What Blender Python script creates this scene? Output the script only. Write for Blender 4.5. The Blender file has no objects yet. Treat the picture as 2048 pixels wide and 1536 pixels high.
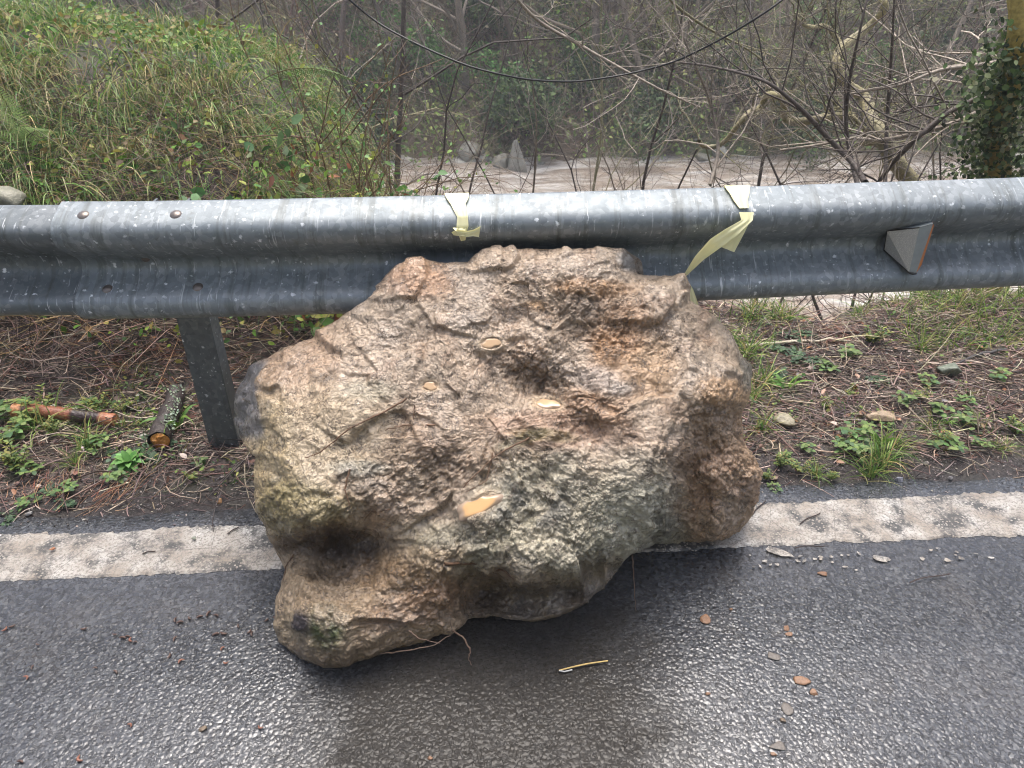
import bpy, math, random
import numpy as np
from math import radians as R
random.seed(7); rng = np.random.default_rng(7)
S = bpy.context.scene; COL = S.collection

# ------------------------------------------------------------------ camera, world, sun, exposure
PITCH = 32.5; H = 1.5; F = 1550.0
cd = bpy.data.cameras.new('camera'); cam = bpy.data.objects.new('camera', cd); COL.objects.link(cam)
cam.location = (0, 0, H); cam.rotation_euler = (R(90-PITCH), 0, 0)
cd.sensor_width = 36; cd.lens = 36*F/2048; cd.clip_end = 500; cd.clip_start = 0.02
cd.dof.use_dof = True; cd.dof.focus_distance = 1.75; cd.dof.aperture_fstop = 11
S.camera = cam
S.render.resolution_x = 1024; S.render.resolution_y = 768
SUN_EL, SUN_ROT = 74, 0
w = bpy.data.worlds.new('World'); S.world = w; w.use_nodes = True
nt = w.node_tree; nt.nodes.clear()
sky = nt.nodes.new('ShaderNodeTexSky'); sky.sky_type = 'NISHITA'; sky.sun_disc = False
sky.sun_elevation = R(SUN_EL); sky.sun_rotation = R(SUN_ROT); sky.air_density = 1.0; sky.dust_density = 6; sky.ozone_density = 1
hs = nt.nodes.new('ShaderNodeHueSaturation'); hs.inputs['Saturation'].default_value = 0.8
bg = nt.nodes.new('ShaderNodeBackground'); bg.inputs[1].default_value = 0.15
wo = nt.nodes.new('ShaderNodeOutputWorld')
nt.links.new(sky.outputs[0], hs.inputs['Color']); nt.links.new(hs.outputs[0], bg.inputs[0]); nt.links.new(bg.outputs[0], wo.inputs[0])
sd = bpy.data.lights.new('sun', 'SUN'); sun = bpy.data.objects.new('sun', sd); COL.objects.link(sun)
sd.energy = 1.5; sd.angle = R(40); sd.color = (1, 0.97, 0.92)
sun.rotation_euler = (R(90-SUN_EL), 0, R(180-SUN_ROT))
S.cycles.filter_width = 1.05; S.cycles.max_bounces = 6; S.cycles.volume_bounces = 0
S.view_settings.view_transform = 'Standard'; S.view_settings.look = 'None'
S.view_settings.exposure = 1.08; S.view_settings.gamma = 1

# ------------------------------------------------------------------ projection helpers (photo pixel 2048x1536 -> point at a real distance)
cp, sp_ = math.cos(R(PITCH)), math.sin(R(PITCH))
def ray(px, py):
    px = np.asarray(px, float); py = np.asarray(py, float)
    a = px-1024; b = 768-py
    return np.stack([a, F*cp + b*sp_, -F*sp_ + b*cp], -1)
def P(px, py, y):
    r = ray(px, py); t = np.asarray(y, float)/r[..., 1]
    return np.array([0, 0, H]) + r*t[..., None]
def PZ(px, py, z=0.0):
    r = ray(px, py); t = (z-H)/r[..., 2]
    return np.array([0, 0, H]) + r*t[..., None]
TA = .0625
def vv(x, y): return y - x*TA

# ------------------------------------------------------------------ noise
_g = rng.normal(size=(512, 3)); _g /= np.linalg.norm(_g, axis=1)[:, None]
_pm = np.concatenate([rng.permutation(512)]*3)
def pn(Pt):
    Pt = np.asarray(Pt, float); fl = np.floor(Pt).astype(int); f = Pt-fl; u = f*f*f*(f*(f*6-15)+10); fl &= 511
    out = 0
    for i in (0, 1):
        for j in (0, 1):
            for k in (0, 1):
                h = _pm[(_pm[(_pm[(fl[..., 0]+i) & 511]+fl[..., 1]+j) & 511]+fl[..., 2]+k) & 511]
                d = (_g[h]*(f-np.array([i, j, k]))).sum(-1)
                wgt = (u[..., 0] if i else 1-u[..., 0])*(u[..., 1] if j else 1-u[..., 1])*(u[..., 2] if k else 1-u[..., 2])
                out = out + d*wgt
    return out*1.5
def fbm(Pt, s, o=4, g=.5):
    r = 0; a = 1
    for i in range(o): r = r + a*pn(Pt*s + 17.3*i); s = s*2.03; a *= g
    return r
def n2(x, y, s, o=3, z=0.0):
    return fbm(np.stack([x, y, np.full_like(np.asarray(x, float), z)], -1), s, o)
def sm(a, b, x):
    t = np.clip((x-a)/(b-a), 0, 1); return t*t*(3-2*t)
def lin(r, g, b):
    c = np.array([r, g, b])/255.0
    return np.where(c <= .04045, c/12.92, ((c+.055)/1.055)**2.4)

# ------------------------------------------------------------------ mesh helpers
def mesh(name, V, Fc, col=None, smooth=True):
    """Fc: list of (n,k) int arrays"""
    me = bpy.data.meshes.new(name); V = np.ascontiguousarray(V, np.float32)
    Fc = [np.asarray(f) for f in Fc if len(f)]
    me.vertices.add(len(V)); me.vertices.foreach_set('co', V.ravel())
    li = np.concatenate([f.ravel() for f in Fc]).astype(np.int32)
    cnt = np.concatenate([np.full(len(f), f.shape[1]) for f in Fc]).astype(np.int32)
    st = np.concatenate([[0], np.cumsum(cnt)[:-1]]).astype(np.int32)
    me.loops.add(len(li)); me.loops.foreach_set('vertex_index', li)
    me.polygons.add(len(cnt)); me.polygons.foreach_set('loop_start', st)
    me.polygons.foreach_set('use_smooth', np.full(len(cnt), smooth))
    if col is not None:
        ca = me.color_attributes.new('Col', 'FLOAT_COLOR', 'POINT')
        c4 = np.ones((len(V), 4), np.float32); c4[:, :3] = np.clip(col, 0, 1); ca.data.foreach_set('color', c4.ravel())
    me.update(calc_edges=True); me.validate(); return me
def link(name, me, mat=None, parent=None, loc=(0, 0, 0)):
    o = bpy.data.objects.new(name, me); COL.objects.link(o); o.location = loc
    if parent: o.parent = parent
    if mat is not None and not me.materials: me.materials.append(mat)
    return o
def tag(o, label=None, cat=None, group=None, kind=None):
    if label: o['label'] = label
    if cat: o['category'] = cat
    if group: o['group'] = group
    if kind: o['kind'] = kind
    return o
def empty(name, loc=(0, 0, 0)):
    o = bpy.data.objects.new(name, None); COL.objects.link(o); o.location = loc; o.empty_display_size = .1; return o
def dup(root, loc, rz=0, sc=1, tilt=(0, 0), label=None):
    r = root.copy(); COL.objects.link(r); r.location = loc; r.rotation_euler = (tilt[0], tilt[1], rz); r.scale = (sc,)*3
    if label: r['label'] = label
    for ch in list(root.children):
        c = ch.copy(); COL.objects.link(c); c.parent = r
    return r
class MB:
    def __init__(s): s.V = []; s.Q = []; s.T = []; s.C = []; s.n = 0
    def add(s, V, Q=None, T=None, C=(.5, .5, .5)):
        V = np.asarray(V, float).reshape(-1, 3); s.V.append(V)
        if Q is not None: s.Q.append(np.asarray(Q).reshape(-1, 4)+s.n)
        if T is not None: s.T.append(np.asarray(T).reshape(-1, 3)+s.n)
        C = np.asarray(C, float); s.C.append(np.broadcast_to(C, V.shape)); s.n += len(V)
    def tube(s, pts, rad, sides=5, col=(.2, .2, .2), cap=False, bump=0):
        pts = np.asarray(pts, float); n = len(pts); rad = np.broadcast_to(np.asarray(rad, float), (n,))
        t = np.gradient(pts, axis=0); t /= np.linalg.norm(t, axis=1)[:, None]+1e-9
        m = np.abs(t.mean(0)); ref = np.zeros(3); ref[np.argmin(m)] = 1
        a = np.cross(t, ref); a /= np.linalg.norm(a, axis=1)[:, None]+1e-9; b = np.cross(t, a)
        th = np.arange(sides)*2*math.pi/sides
        V = pts[:, None]+rad[:, None, None]*(a[:, None]*np.cos(th)[None, :, None]+b[:, None]*np.sin(th)[None, :, None])
        if bump:
            nn = pn(V/(rad.max()*.8)); V = pts[:, None]+(V-pts[:, None])*(1+bump*nn[..., None])
        i = np.arange(n-1)[:, None]*sides; j = np.arange(sides)[None]; j2 = (j+1) % sides
        Q = np.stack([i+j, i+j2, i+sides+j2, i+sides+j], -1)
        s.add(V.reshape(-1, 3), Q, None, col if np.ndim(col) == 1 else np.repeat(col, sides, 0))
        if cap:
            for k in (0, n-1):
                ring = V[k]; s.add(np.vstack([pts[k][None], ring]), None, [[0, 1+q, 1+(q+1) % sides] for q in range(sides)], col if np.ndim(col) == 1 else col[k])
    def build(s, name, mat, parent=None, smooth=True, loc=(0, 0, 0)):
        V = np.vstack(s.V); C = np.vstack(s.C)
        return link(name, mesh(name, V-np.array(loc), [np.vstack(q) for q in (s.Q, s.T) if q], C, smooth), mat, parent, loc if parent is None else (0, 0, 0))
def box(mb, a, b, col=(.5, .5, .5)):
    x0, y0, z0 = a; x1, y1, z1 = b
    V = [(x, y, z) for x in (x0, x1) for y in (y0, y1) for z in (z0, z1)]
    mb.add(V, [[0, 1, 3, 2], [4, 6, 7, 5], [0, 4, 5, 1], [2, 3, 7, 6], [0, 2, 6, 4], [1, 5, 7, 3]], None, col)
def unit(v): return v/(np.linalg.norm(v, axis=-1, keepdims=True)+1e-9)
def blades(mb, B, D, L, W, droop, C, seg=4, side=None):
    """N curved tapered ribbons: base B, start dir D, length L, width W, droop = fall per length"""
    N = len(B); D = unit(D); L = np.broadcast_to(L, (N,)); W = np.broadcast_to(W, (N,)); droop = np.broadcast_to(droop, (N,))
    if side is None: side = unit(np.cross(D, rng.normal(size=(N, 3))))
    V = np.zeros((N, seg+1, 2, 3)); pos = B.copy(); d = D.copy()
    for k in range(seg+1):
        wd = W*(1-(k/seg)**1.5)*.5+W*.03
        V[:, k, 0] = pos-side*wd[:, None]; V[:, k, 1] = pos+side*wd[:, None]
        pos = pos+d*(L/seg)[:, None]; d = d.copy(); d[:, 2] -= droop*(1+k)*.5; d = unit(d)
    i = np.arange(N)[:, None]*(2*(seg+1))+np.arange(seg)[None]*2
    Q = np.stack([i, i+1, i+3, i+2], -1)
    mb.add(V.reshape(-1, 3), Q, None, np.repeat(C, 2*(seg+1), 0) if np.ndim(C) == 2 else C)
def leaves(mb, B, D, Nn, L, W, C, fold=.25, curl=.15):
    N = len(B); D = unit(D); S_ = unit(np.cross(D, Nn)); U = np.cross(S_, D)
    L = np.broadcast_to(L, (N,))[:, None]; W = np.broadcast_to(W, (N,))[:, None]
    def pt(l, s, u): return B+D*L*l+S_*W*s+U*W*u-U*L*curl*l*l
    V = np.stack([pt(0, 0, 0), pt(.3, -.45, fold*.5), pt(.7, -.38, fold*.45), pt(1, 0, 0), pt(.7, .38, fold*.45), pt(.3, .45, fold*.5), pt(.5, 0, 0)], 1)
    i = np.arange(N)[:, None]*7
    Q = np.concatenate([np.concatenate([i+0, i+1, i+2, i+6], 1)[:, None], np.concatenate([i+6, i+2, i+3, i+4], 1)[:, None], np.concatenate([i+0, i+6, i+4, i+5], 1)[:, None]], 1)
    mb.add(V.reshape(-1, 3), Q, None, np.repeat(C, 7, 0) if np.ndim(C) == 2 else C)
def twigs(mb, A, Dv, L, r, C, bend=.1, seg=3):
    """N thin three-sided bent sticks"""
    N = len(A); Dv = unit(Dv); L = np.broadcast_to(L, (N,)); r = np.broadcast_to(r, (N,))
    s1 = unit(np.cross(Dv, rng.normal(size=(N, 3)))); s2 = np.cross(Dv, s1)
    off = s1*(L*bend*rng.normal(size=N))[:, None]
    V = np.zeros((N, seg+1, 3, 3))
    for k in range(seg+1):
        u = k/seg; c = A+Dv*(L*u)[:, None]+off*(4*u*(1-u))
        for q in range(3):
            an = q*2.0944; V[:, k, q] = c+(s1*math.cos(an)+s2*math.sin(an))*(r*(1-.5*u))[:, None]
    i = (np.arange(N)*3*(seg+1))[:, None, None]+(np.arange(seg)*3)[None, :, None]; j = np.arange(3)[None, None]; j2 = (j+1) % 3
    Q = np.stack([i+j, i+j2, i+3+j2, i+3+j], -1)
    mb.add(V.reshape(-1, 3), Q, None, np.repeat(C, 3*(seg+1), 0) if np.ndim(C) == 2 else C)
def pick(cols, N, var=.25, hue=.06):
    c = np.array(cols)[rng.integers(0, len(cols), N)]
    return c*(1+var*rng.normal(size=(N, 1))).clip(.3, 2)*(1+hue*rng.normal(size=(N, 3)))

# ------------------------------------------------------------------ material helper
class NT:
    def __init__(s, name):
        s.m = bpy.data.materials.new(name); s.m.use_nodes = True; s.t = s.m.node_tree
        s.b = s.t.nodes['Principled BSDF']; s.out = s.t.nodes['Material Output']; s._co = None
    def n(s, typ, **kw):
        x = s.t.nodes.new(typ)
        for k, v in kw.items():
            if k.startswith('_'): setattr(x, k[1:], v)
            else: x.inputs[k.replace('__', ' ')].default_value = v
        return x
    def l(s, a, b): s.t.links.new(a, b)
    def co(s, scale=None):
        if s._co is None: s._co = s.n('ShaderNodeTexCoord')
        o = s._co.outputs['Object']
        if scale is not None:
            mp = s.n('ShaderNodeMapping'); mp.inputs['Scale'].default_value = scale; s.l(o, mp.inputs[0]); o = mp.outputs[0]
        return o
    def noise(s, scale, detail=4, rough=.55, dist=0, vec=None):
        x = s.n('ShaderNodeTexNoise', Scale=scale, Detail=detail, Roughness=rough, Distortion=dist); s.l(vec or s.co(), x.inputs['Vector']); return x.outputs[0]
    def vor(s, scale, feature='F1', vec=None, out='Distance', rand=1):
        x = s.n('ShaderNodeTexVoronoi', _feature=feature, Scale=scale, Randomness=rand); s.l(vec or s.co(), x.inputs['Vector']); return x.outputs[out]
    def ramp(s, f, stops):
        r = s.n('ShaderNodeValToRGB'); e = r.color_ramp.elements
        while len(e) < len(stops): e.new(.5)
        for i, (p, c) in enumerate(stops):
            e[i].position = p; e[i].color = (c, c, c, 1) if np.ndim(c) == 0 else (*c, 1)
        s.l(f, r.inputs[0]); return r.outputs[0]
    def mix(s, f, a, b, mode='MIX'):
        x = s.n('ShaderNodeMix', _data_type='RGBA', _blend_type=mode)
        for v, k in ((f, 0), (a, 6), (b, 7)):
            if hasattr(v, 'links'): s.l(v, x.inputs[k])
            elif k == 0: x.inputs[0].default_value = v
            else: x.inputs[k].default_value = (*v, 1) if np.ndim(v) else (v, v, v, 1)
        return x.outputs[2]
    def math(s, op, a, b=0.0, c=0.0):
        x = s.n('ShaderNodeMath', _operation=op)
        for i, v in enumerate((a, b, c)):
            if hasattr(v, 'links'): s.l(v, x.inputs[i])
            else: x.inputs[i].default_value = v
        return x.outputs[0]
    def attr(s, name='Col'):
        return s.n('ShaderNodeAttribute', _attribute_name=name).outputs['Color']
    def base(s, c, rough=.5, metal=0, spec=.5):
        for v, k in ((c, 'Base Color'), (rough, 'Roughness'), (metal, 'Metallic'), (spec, 'Specular IOR Level')):
            if hasattr(v, 'links'): s.l(v, s.b.inputs[k])
            elif k == 'Base Color': s.b.inputs[k].default_value = (*v, 1)
            else: s.b.inputs[k].default_value = v
    def bump(s, h, strength=1, dist=.002):
        x = s.n('ShaderNodeBump', Strength=strength, Distance=dist); s.l(h, x.inputs['Height'])
        if s.b.inputs['Normal'].links: s.l(s.b.inputs['Normal'].links[0].from_socket, x.inputs['Normal'])
        s.l(x.outputs[0], s.b.inputs['Normal'])
    def translucent(s, colsock, f=.3):
        t = s.n('ShaderNodeBsdfTranslucent'); s.l(colsock, t.inputs[0]); m = s.n('ShaderNodeMixShader', Fac=f)
        s.l(s.b.outputs[0], m.inputs[1]); s.l(t.outputs[0], m.inputs[2]); s.l(m.outputs[0], s.out.inputs[0])
def vmat(name, rough=.55, nscale=40, var=.35, bump=0, bs=60, trans=0, spec=.5, metal=0):
    k = NT(name); c = k.attr(); f = k.ramp(k.noise(nscale), [(.3, (1-var)), (.7, 1.0)]); c2 = k.mix(1.0, c, f, 'MULTIPLY')
    k.base(c2, rough, metal, spec)
    if bump: k.bump(k.noise(bs, 4), 1, bump)
    if trans: k.translucent(c2, trans)
    return k.m

M = {}
M['leaf'] = vmat('leaf', .5, 90, .25, trans=.3, spec=.3)
M['grass'] = vmat('grass_blade', .5, 60, .2, trans=.3, spec=.3)
M['bark'] = vmat('bark', .6, 60, .5, .004, 90)
M['litter'] = vmat('dead_twigs', .42, 200, .35)
M['far'] = vmat('far_foliage', .7, 3, .4, trans=.15)
M['stone'] = vmat('stone', .45, 60, .35, .003, 120)
M['clod'] = vmat('mud_clod', .4, 150, .3, .002, 250)

# asphalt: wet chippings with a thin water film
k = NT('wet_asphalt'); v1 = k.vor(105); v1c = k.n('ShaderNodeTexVoronoi', Scale=120.0); k.l(k.co(), v1c.inputs['Vector'])
ns = k.noise(60, 5); big = k.noise(2.2, 4)
c = k.ramp(v1c.outputs['Color'], [(0, (.012, .013, .016)), (.6, (.036, .039, .046)), (.9, (.068, .072, .078)), (1, (.15, .15, .15))])
mud = k.ramp(k.noise(5, 5, .6), [(.52, 0), (.75, .35)])
c = k.mix(k.math('MULTIPLY', mud, .5), c, (.12, .10, .08))
# shade and dark reflection before the boulder, painted as darker, duller asphalt
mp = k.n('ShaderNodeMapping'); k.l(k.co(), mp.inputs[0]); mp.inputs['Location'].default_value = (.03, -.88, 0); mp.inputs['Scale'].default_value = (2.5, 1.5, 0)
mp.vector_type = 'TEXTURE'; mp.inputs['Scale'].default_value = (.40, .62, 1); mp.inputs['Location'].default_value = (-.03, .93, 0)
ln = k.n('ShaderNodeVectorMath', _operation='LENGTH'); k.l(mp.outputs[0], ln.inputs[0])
dark_refl = k.ramp(k.math('ADD', ln.outputs['Value'], k.math('MULTIPLY', k.noise(9, 5, .65), .5)), [(1.0, 1), (1.0, 0)])
dark_refl = k.ramp(k.math('MULTIPLY', k.math('ADD', ln.outputs['Value'], k.math('MULTIPLY', k.noise(5, 6, .7), 1.1)), .5), [(.62, 1), (.90, 0)])
c = k.mix(k.math('MULTIPLY', dark_refl, .8), c, k.mix(k.noise(160, 3), (.014, .013, .012), (.05, .044, .036)))
k.base(c, k.ramp(k.noise(7, 3), [(.35, .12), (.7, .24)]), 0, k.ramp(dark_refl, [(0, .7), (1, .15)])); k.l(k.ramp(dark_refl, [(0, .3), (1, .0)]), k.b.inputs['Coat Weight']); k.b.inputs['Coat Roughness'].default_value = .12
pl = k.ramp(k.noise(78, 3, .5, .9), [(.43, 0), (.52, 1)])
hgt = k.math('ADD', k.math('MULTIPLY', pl, k.ramp(big, [(.35, .6), (.65, 1.0)])), k.math('ADD', k.math('MULTIPLY', v1, -.6), k.math('MULTIPLY', k.noise(190, 3, .6, .6), .2)))
k.bump(hgt, .85, .0026)
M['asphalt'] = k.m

# worn road paint
k = NT('worn_line_paint'); n1 = k.noise(9, 6, .65); n3 = k.noise(230, 3)
c = k.ramp(n1, [(.30, (.26, .21, .16)), (.42, (.33, .285, .235)), (.55, (.44, .405, .36)), (.7, (.60, .585, .55))])
sp = k.ramp(k.noise(140, 5, .75), [(.40, 0), (.52, 1)])
c = k.mix(sp, (.20, .18, .155), c)
wear = k.math('MULTIPLY', k.ramp(k.vor(120), [(.30, 0), (.42, 1)]), k.ramp(k.noise(12, 5, .7), [(.47, 0), (.60, 1)])); c = k.mix(wear, c, (.07, .068, .065))
crk = k.ramp(k.vor(7, 'DISTANCE_TO_EDGE', k.n('ShaderNodeMapping').outputs[0] if False else None), [(.0, 1), (.012, 0)]); c = k.mix(k.math('MULTIPLY', crk, .6), c, (.10, .09, .08))
k.base(c, .35, 0, .5); k.bump(n3, .8, .002); k.bump(k.noise(60, 3), .7, .003)
M['paint'] = k.m

# soil: dark wet humus
k = NT('wet_soil'); n1 = k.noise(7, 6, .6); n3 = k.noise(60, 6, .7)
c = k.ramp(n3, [(.35, (.015, .012, .011)), (.48, (.05, .038, .033)), (.6, (.13, .10, .085)), (.72, (.24, .19, .16))])
c = k.mix(k.ramp(n1, [(.5, 0), (.62, .6)]), c, (.05, .06, .018))
sx = k.n('ShaderNodeSeparateXYZ'); k.l(k.co(), sx.inputs[0]); vq = k.math('ADD', k.math('SUBTRACT', sx.outputs[1], k.math('MULTIPLY', sx.outputs[0], .0625)), k.math('MULTIPLY', k.math('SUBTRACT', k.noise(6, 4), .5), .25)); mush = k.ramp(k.math('SUBTRACT', vq, 1.0), [(.82, 1), (.93, 0)])
c = k.mix(k.math('MULTIPLY', mush, .75), c, k.mix(k.noise(90, 4), (.012, .011, .012), (.07, .06, .06)))
k.base(c, k.ramp(mush, [(0, .42), (1, .16)]), 0, .5); k.bump(n3, 1, .012); k.bump(k.noise(250, 3), 1, .003)
M['soil'] = k.m
# terrain with the far hillside
k = NT('hillside_soil')
k.l(k.mix(k.ramp(k.noise(.5, 6, .7), [(.42, 0), (.6, 1)]), k.mix(k.noise(3, 4), (.09, .07, .05), (.22, .17, .12)), (.10, .13, .05)), k.b.inputs['Base Color'])
k.b.inputs['Roughness'].default_value = .9; k.bump(k.noise(2, 6), 1, .3)
M['hill'] = k.m

# galvanised steel
def galv(name, streak=True, dark=1.0):
    k = NT(name)
    vc = k.n('ShaderNodeTexVoronoi', Scale=75.0); k.l(k.co(), vc.inputs['Vector'])
    vc2 = k.n('ShaderNodeTexVoronoi', Scale=46.0); mp = k.noise(9, 2); k.l(k.co((1.0, 1.3, .8)), vc2.inputs['Vector'])
    g = k.ramp(vc.outputs['Color'], [(0, (.15*dark, .17*dark, .185*dark)), (.6, (.21*dark, .235*dark, .25*dark)), (1, (.30*dark, .325*dark, .34*dark))])
    g = k.mix(k.ramp(k.noise(3, 5, .6), [(.4, 0), (.7, .6)]), g, (.14*dark, .175*dark, .195*dark))
    fl = k.math('MULTIPLY', k.ramp(vc2.outputs['Color'], [(.48, 0), (.62, 1)]), k.ramp(k.math('ADD', vc2.outputs['Distance'], k.math('MULTIPLY', k.noise(80, 4, .7), 1.2)), [(.66, 1), (.82, 0)]))
    vc3 = k.n('ShaderNodeTexVoronoi', Scale=95.0); k.l(k.co(), vc3.inputs['Vector'])
    f3 = k.math('MULTIPLY', k.ramp(vc3.outputs['Color'], [(.58, 0), (.66, 1)]), k.ramp(k.math('ADD', vc3.outputs['Distance'], k.math('MULTIPLY', k.noise(130, 4, .7), 1.1)), [(.62, 1), (.78, 0)]))
    fl = k.math('MAXIMUM', k.math('MULTIPLY', fl, k.ramp(k.noise(11, 3), [(.42, .15), (.6, 1)])), k.math('MULTIPLY', f3, k.ramp(k.noise(16, 3), [(.45, .1), (.6, .8)])))
    mask = fl
    if streak:
        st = k.noise(1, 4, .6, .3, k.co((110, 9, 14)))
        stm = k.math('MULTIPLY', k.ramp(st, [(.62, 0), (.68, .7)]), k.ramp(k.noise(3.1, 3), [(.45, .1), (.6, 1)]))
        mask = k.math('MAXIMUM', fl, stm)
    al = k.ramp(k.noise(24, 5, .7), [(.60, 0), (.75, .5)])
    g = k.mix(al, g, (.075, .075, .05))
    gr = k.ramp(k.noise(1, 4, .65, .2, k.co((38, 3, 3))), [(.52, 0), (.68, .55)]); g = k.mix(gr, g, (.055, .06, .05))
    c = k.mix(mask, g, (.66, .69, .72))
    k.base(c, k.ramp(k.noise(30, 4), [(.3, .40), (.7, .56)]), k.math('SUBTRACT', .24, k.math('MULTIPLY', mask, .2)), .5)
    k.bump(k.noise(140, 3), .5, .0006); k.bump(mask, .4, .0006)
    return k.m
M['galv'] = galv('galvanised_steel'); M['post'] = galv('dull_galvanised_steel', False, .55)

# muddy boulder: colour regions come with the mesh, grain here
k = NT('muddy_rock'); c = k.attr()
sq = k.noise(62, 5, .6, 2.0); fine = k.noise(240, 3, .6, .8)
rid = k.math('ABSOLUTE', k.math('SUBTRACT', sq, .5))
tone = k.ramp(sq, [(.30, .80), (.45, .98), (.60, 1.08), (.75, 1.2)])
c = k.mix(1.0, c, tone, 'MULTIPLY')
c = k.mix(k.ramp(k.noise(14, 6, .7), [(.60, 0), (.74, .4)]), c, (.17, .115, .07))
c = k.mix(k.ramp(k.noise(6, 5, .6), [(.56, 0), (.70, .35)]), c, (.36, .33, .30))
ln = k.math('MULTIPLY', k.ramp(k.math('ABSOLUTE', k.math('SUBTRACT', k.noise(48, 3, .55, 1.6), .5)), [(.022, 1), (.05, 0)]), k.ramp(k.noise(34, 3, .6), [(.50, 0), (.60, .8)]))
c = k.mix(ln, c, (.09, .062, .042))
k.base(c, k.ramp(k.noise(20, 4), [(.35, .2), (.65, .42)]), 0, .6)
k.bump(k.math('SUBTRACT', 1.0, ln), .9, .003)
k.bump(k.ramp(rid, [(0, 0), (.05, 1)]), .7, .003); k.bump(sq, 1, .0065); k.bump(fine, .6, .0014)
cb = k.n('ShaderNodeBump', Strength=.8, Distance=.006); k.l(sq, cb.inputs['Height']); k.l(cb.outputs[0], k.b.inputs['Coat Normal']); k.b.inputs['Coat Roughness'].default_value = .16; k.l(k.ramp(k.noise(8, 4), [(.4, .15), (.6, .7)]), k.b.inputs['Coat Weight'])
M['rock'] = k.m

k = NT('muddy_puddle_water'); k.base(k.attr(), .08, 0, .5); M['puddle'] = k.m

# river
k = NT('muddy_river'); fl = k.noise(1, 7, .68, 1.4, k.co((.55, 1.5, 1)))
fl2 = k.noise(1, 5, .7, .8, k.co((2.2, 7, 1)))
fo = k.math('MULTIPLY', k.ramp(fl, [(.46, 0), (.60, 1)]), k.ramp(fl2, [(.38, .3), (.56, 1)]))
c = k.mix(fo, k.ramp(fl2, [(.3, (.33, .26, .20)), (.7, (.45, .37, .30))]), (.84, .81, .76))
k.base(c, .3, 0, .4); k.bump(fl, 1, .35); k.bump(fl2, 1, .12)
M['river'] = k.m

k = NT('yellow_tape_plastic'); c = k.mix(k.noise(25, 3), (.84, .81, .46), (.9, .88, .62)); k.base(c, .35, 0, .5); k.translucent(c, .35); M['tape'] = k.m
k = NT('black_cable_sheath'); k.base((.012, .012, .012), .4); M['cable'] = k.m
k = NT('reflective_sheet'); hx = k.vor(420, 'F1'); k.base(k.mix(k.ramp(hx, [(.25, 0), (.5, 1)]), (.62, .62, .57), (.40, .40, .38)), .3, .2); M['refl'] = k.m
k = NT('orange_reflector'); k.base(k.mix(k.noise(60), (.55, .17, .03), (.35, .12, .04)), .3); M['orange'] = k.m
k = NT('grey_plastic'); k.base(k.mix(k.noise(50), (.30, .33, .33), (.2, .22, .22)), .45); M['greyp'] = k.m
k = NT('dark_rubber'); k.base((.02, .02, .02), .5); M['rub'] = k.m
k = NT('bolt_steel'); k.base(k.mix(k.noise(120, 4), (.20, .17, .15), (.11, .095, .085)), .32, .55); k.bump(k.noise(200), .6, .0008); M['bolt'] = k.m
k = NT('fresh_wood'); k.base(k.mix(k.noise(1, 5, .6, 1, k.co((60, 60, 60))), (.62, .30, .07), (.30, .11, .03)), .4); k.bump(k.noise(90, 4), 1, .004); M['wood'] = k.m

# ------------------------------------------------------------------ terrain
def gh(x, y):
    x = np.asarray(x, float); y = np.asarray(y, float); v = vv(x, y)
    dip = .25*np.exp(-((x-1.33)/.22)**2)
    basez = np.interp(v+dip, [1.64, 1.75, 2.3, 2.85, 3.2, 5, 9, 12, 17.5, 18.6, 20.0, 22, 44, 120, 400], [-.03, -.004, .005, .03, -.15, -1.8, -4.3, -4.8, -4.8, -4.25, -3.1, -2.2, 9.5, 11, 12])
    mz = np.interp(v, [1.75, 2.30, 2.85, 3.5, 4.3, 5.2, 9, 12, 17.5, 18.6, 20.0, 22, 44, 120, 400], [-.004, .03, .44, .62, .74, .55, -3.3, -4.8, -4.8, -4.25, -3.1, -2.2, 9.5, 11, 12])
    mz = mz + .10*np.clip(-x-1, 0, 6)*sm(2.5, 3.5, v)*(1-sm(6, 10, v))
    z = basez + (mz-basez)*sm(.12, 1.35, -x)
    z = np.where(v < 1.75, np.minimum(z, -.03+.026*sm(1.64, 1.75, v)), z)
    near = sm(1.75, 1.95, v)
    z = z + .14*np.clip(-x-1.6, 0, 4)*sm(3.2, 4.3, v)*(1-sm(6, 10, v))
    z = z + .10*sm(.3, .9, -x)*sm(2.6, 3.2, v)*(1-sm(5, 8, v))*n2(x, y, 1.7, 3, 21)
    z = z + near*(.018*n2(x, y, 4, 3)+.009*n2(x, y, 20, 3, 3.3)) + sm(3, 6, v)*.12*n2(x, y, .9, 3, 5.1) + sm(17, 24, v)*1.0*n2(x, y, .12, 4, 9.2)
    z = np.where(v < -4.2, np.minimum((-v-4.2)*.9, 9)-.03, z)
    return z
def axis(*segs):
    a = [np.arange(s, e, d) for s, e, d in segs]; return np.unique(np.round(np.concatenate(a), 4))
X = axis((-150, -30, 10), (-30, -6, 1), (-6, -2.6, .12), (-2.6, 2.6, .022), (2.6, 6, .12), (6, 30, 1), (30, 151, 10))
Y = axis((-60, -4, 4), (-4, 1.4, .9), (1.4, 3.3, .022), (3.3, 5.2, .06), (5.2, 26, .4), (26, 60, 2), (60, 200, 10))
gx, gy = np.meshgrid(X, Y); gz = gh(gx, gy)
def gridq(ny, nx):
    i = np.arange(ny-1)[:, None]*nx+np.arange(nx-1)[None]; return np.stack([i, i+1, i+nx+1, i+nx], -1).reshape(-1, 4)
V = np.stack([gx, gy, gz], -1).reshape(-1, 3)
me = mesh('ground', V, [gridq(len(Y), len(X))]); me.materials.append(M['soil']); me.materials.append(M['hill'])
fy = (gy[:-1, :-1]+0*gx[:-1, :-1]).ravel(); me.polygons.foreach_set('material_index', ((fy > 6) | (fy < -4)).astype(np.int32))
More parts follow.
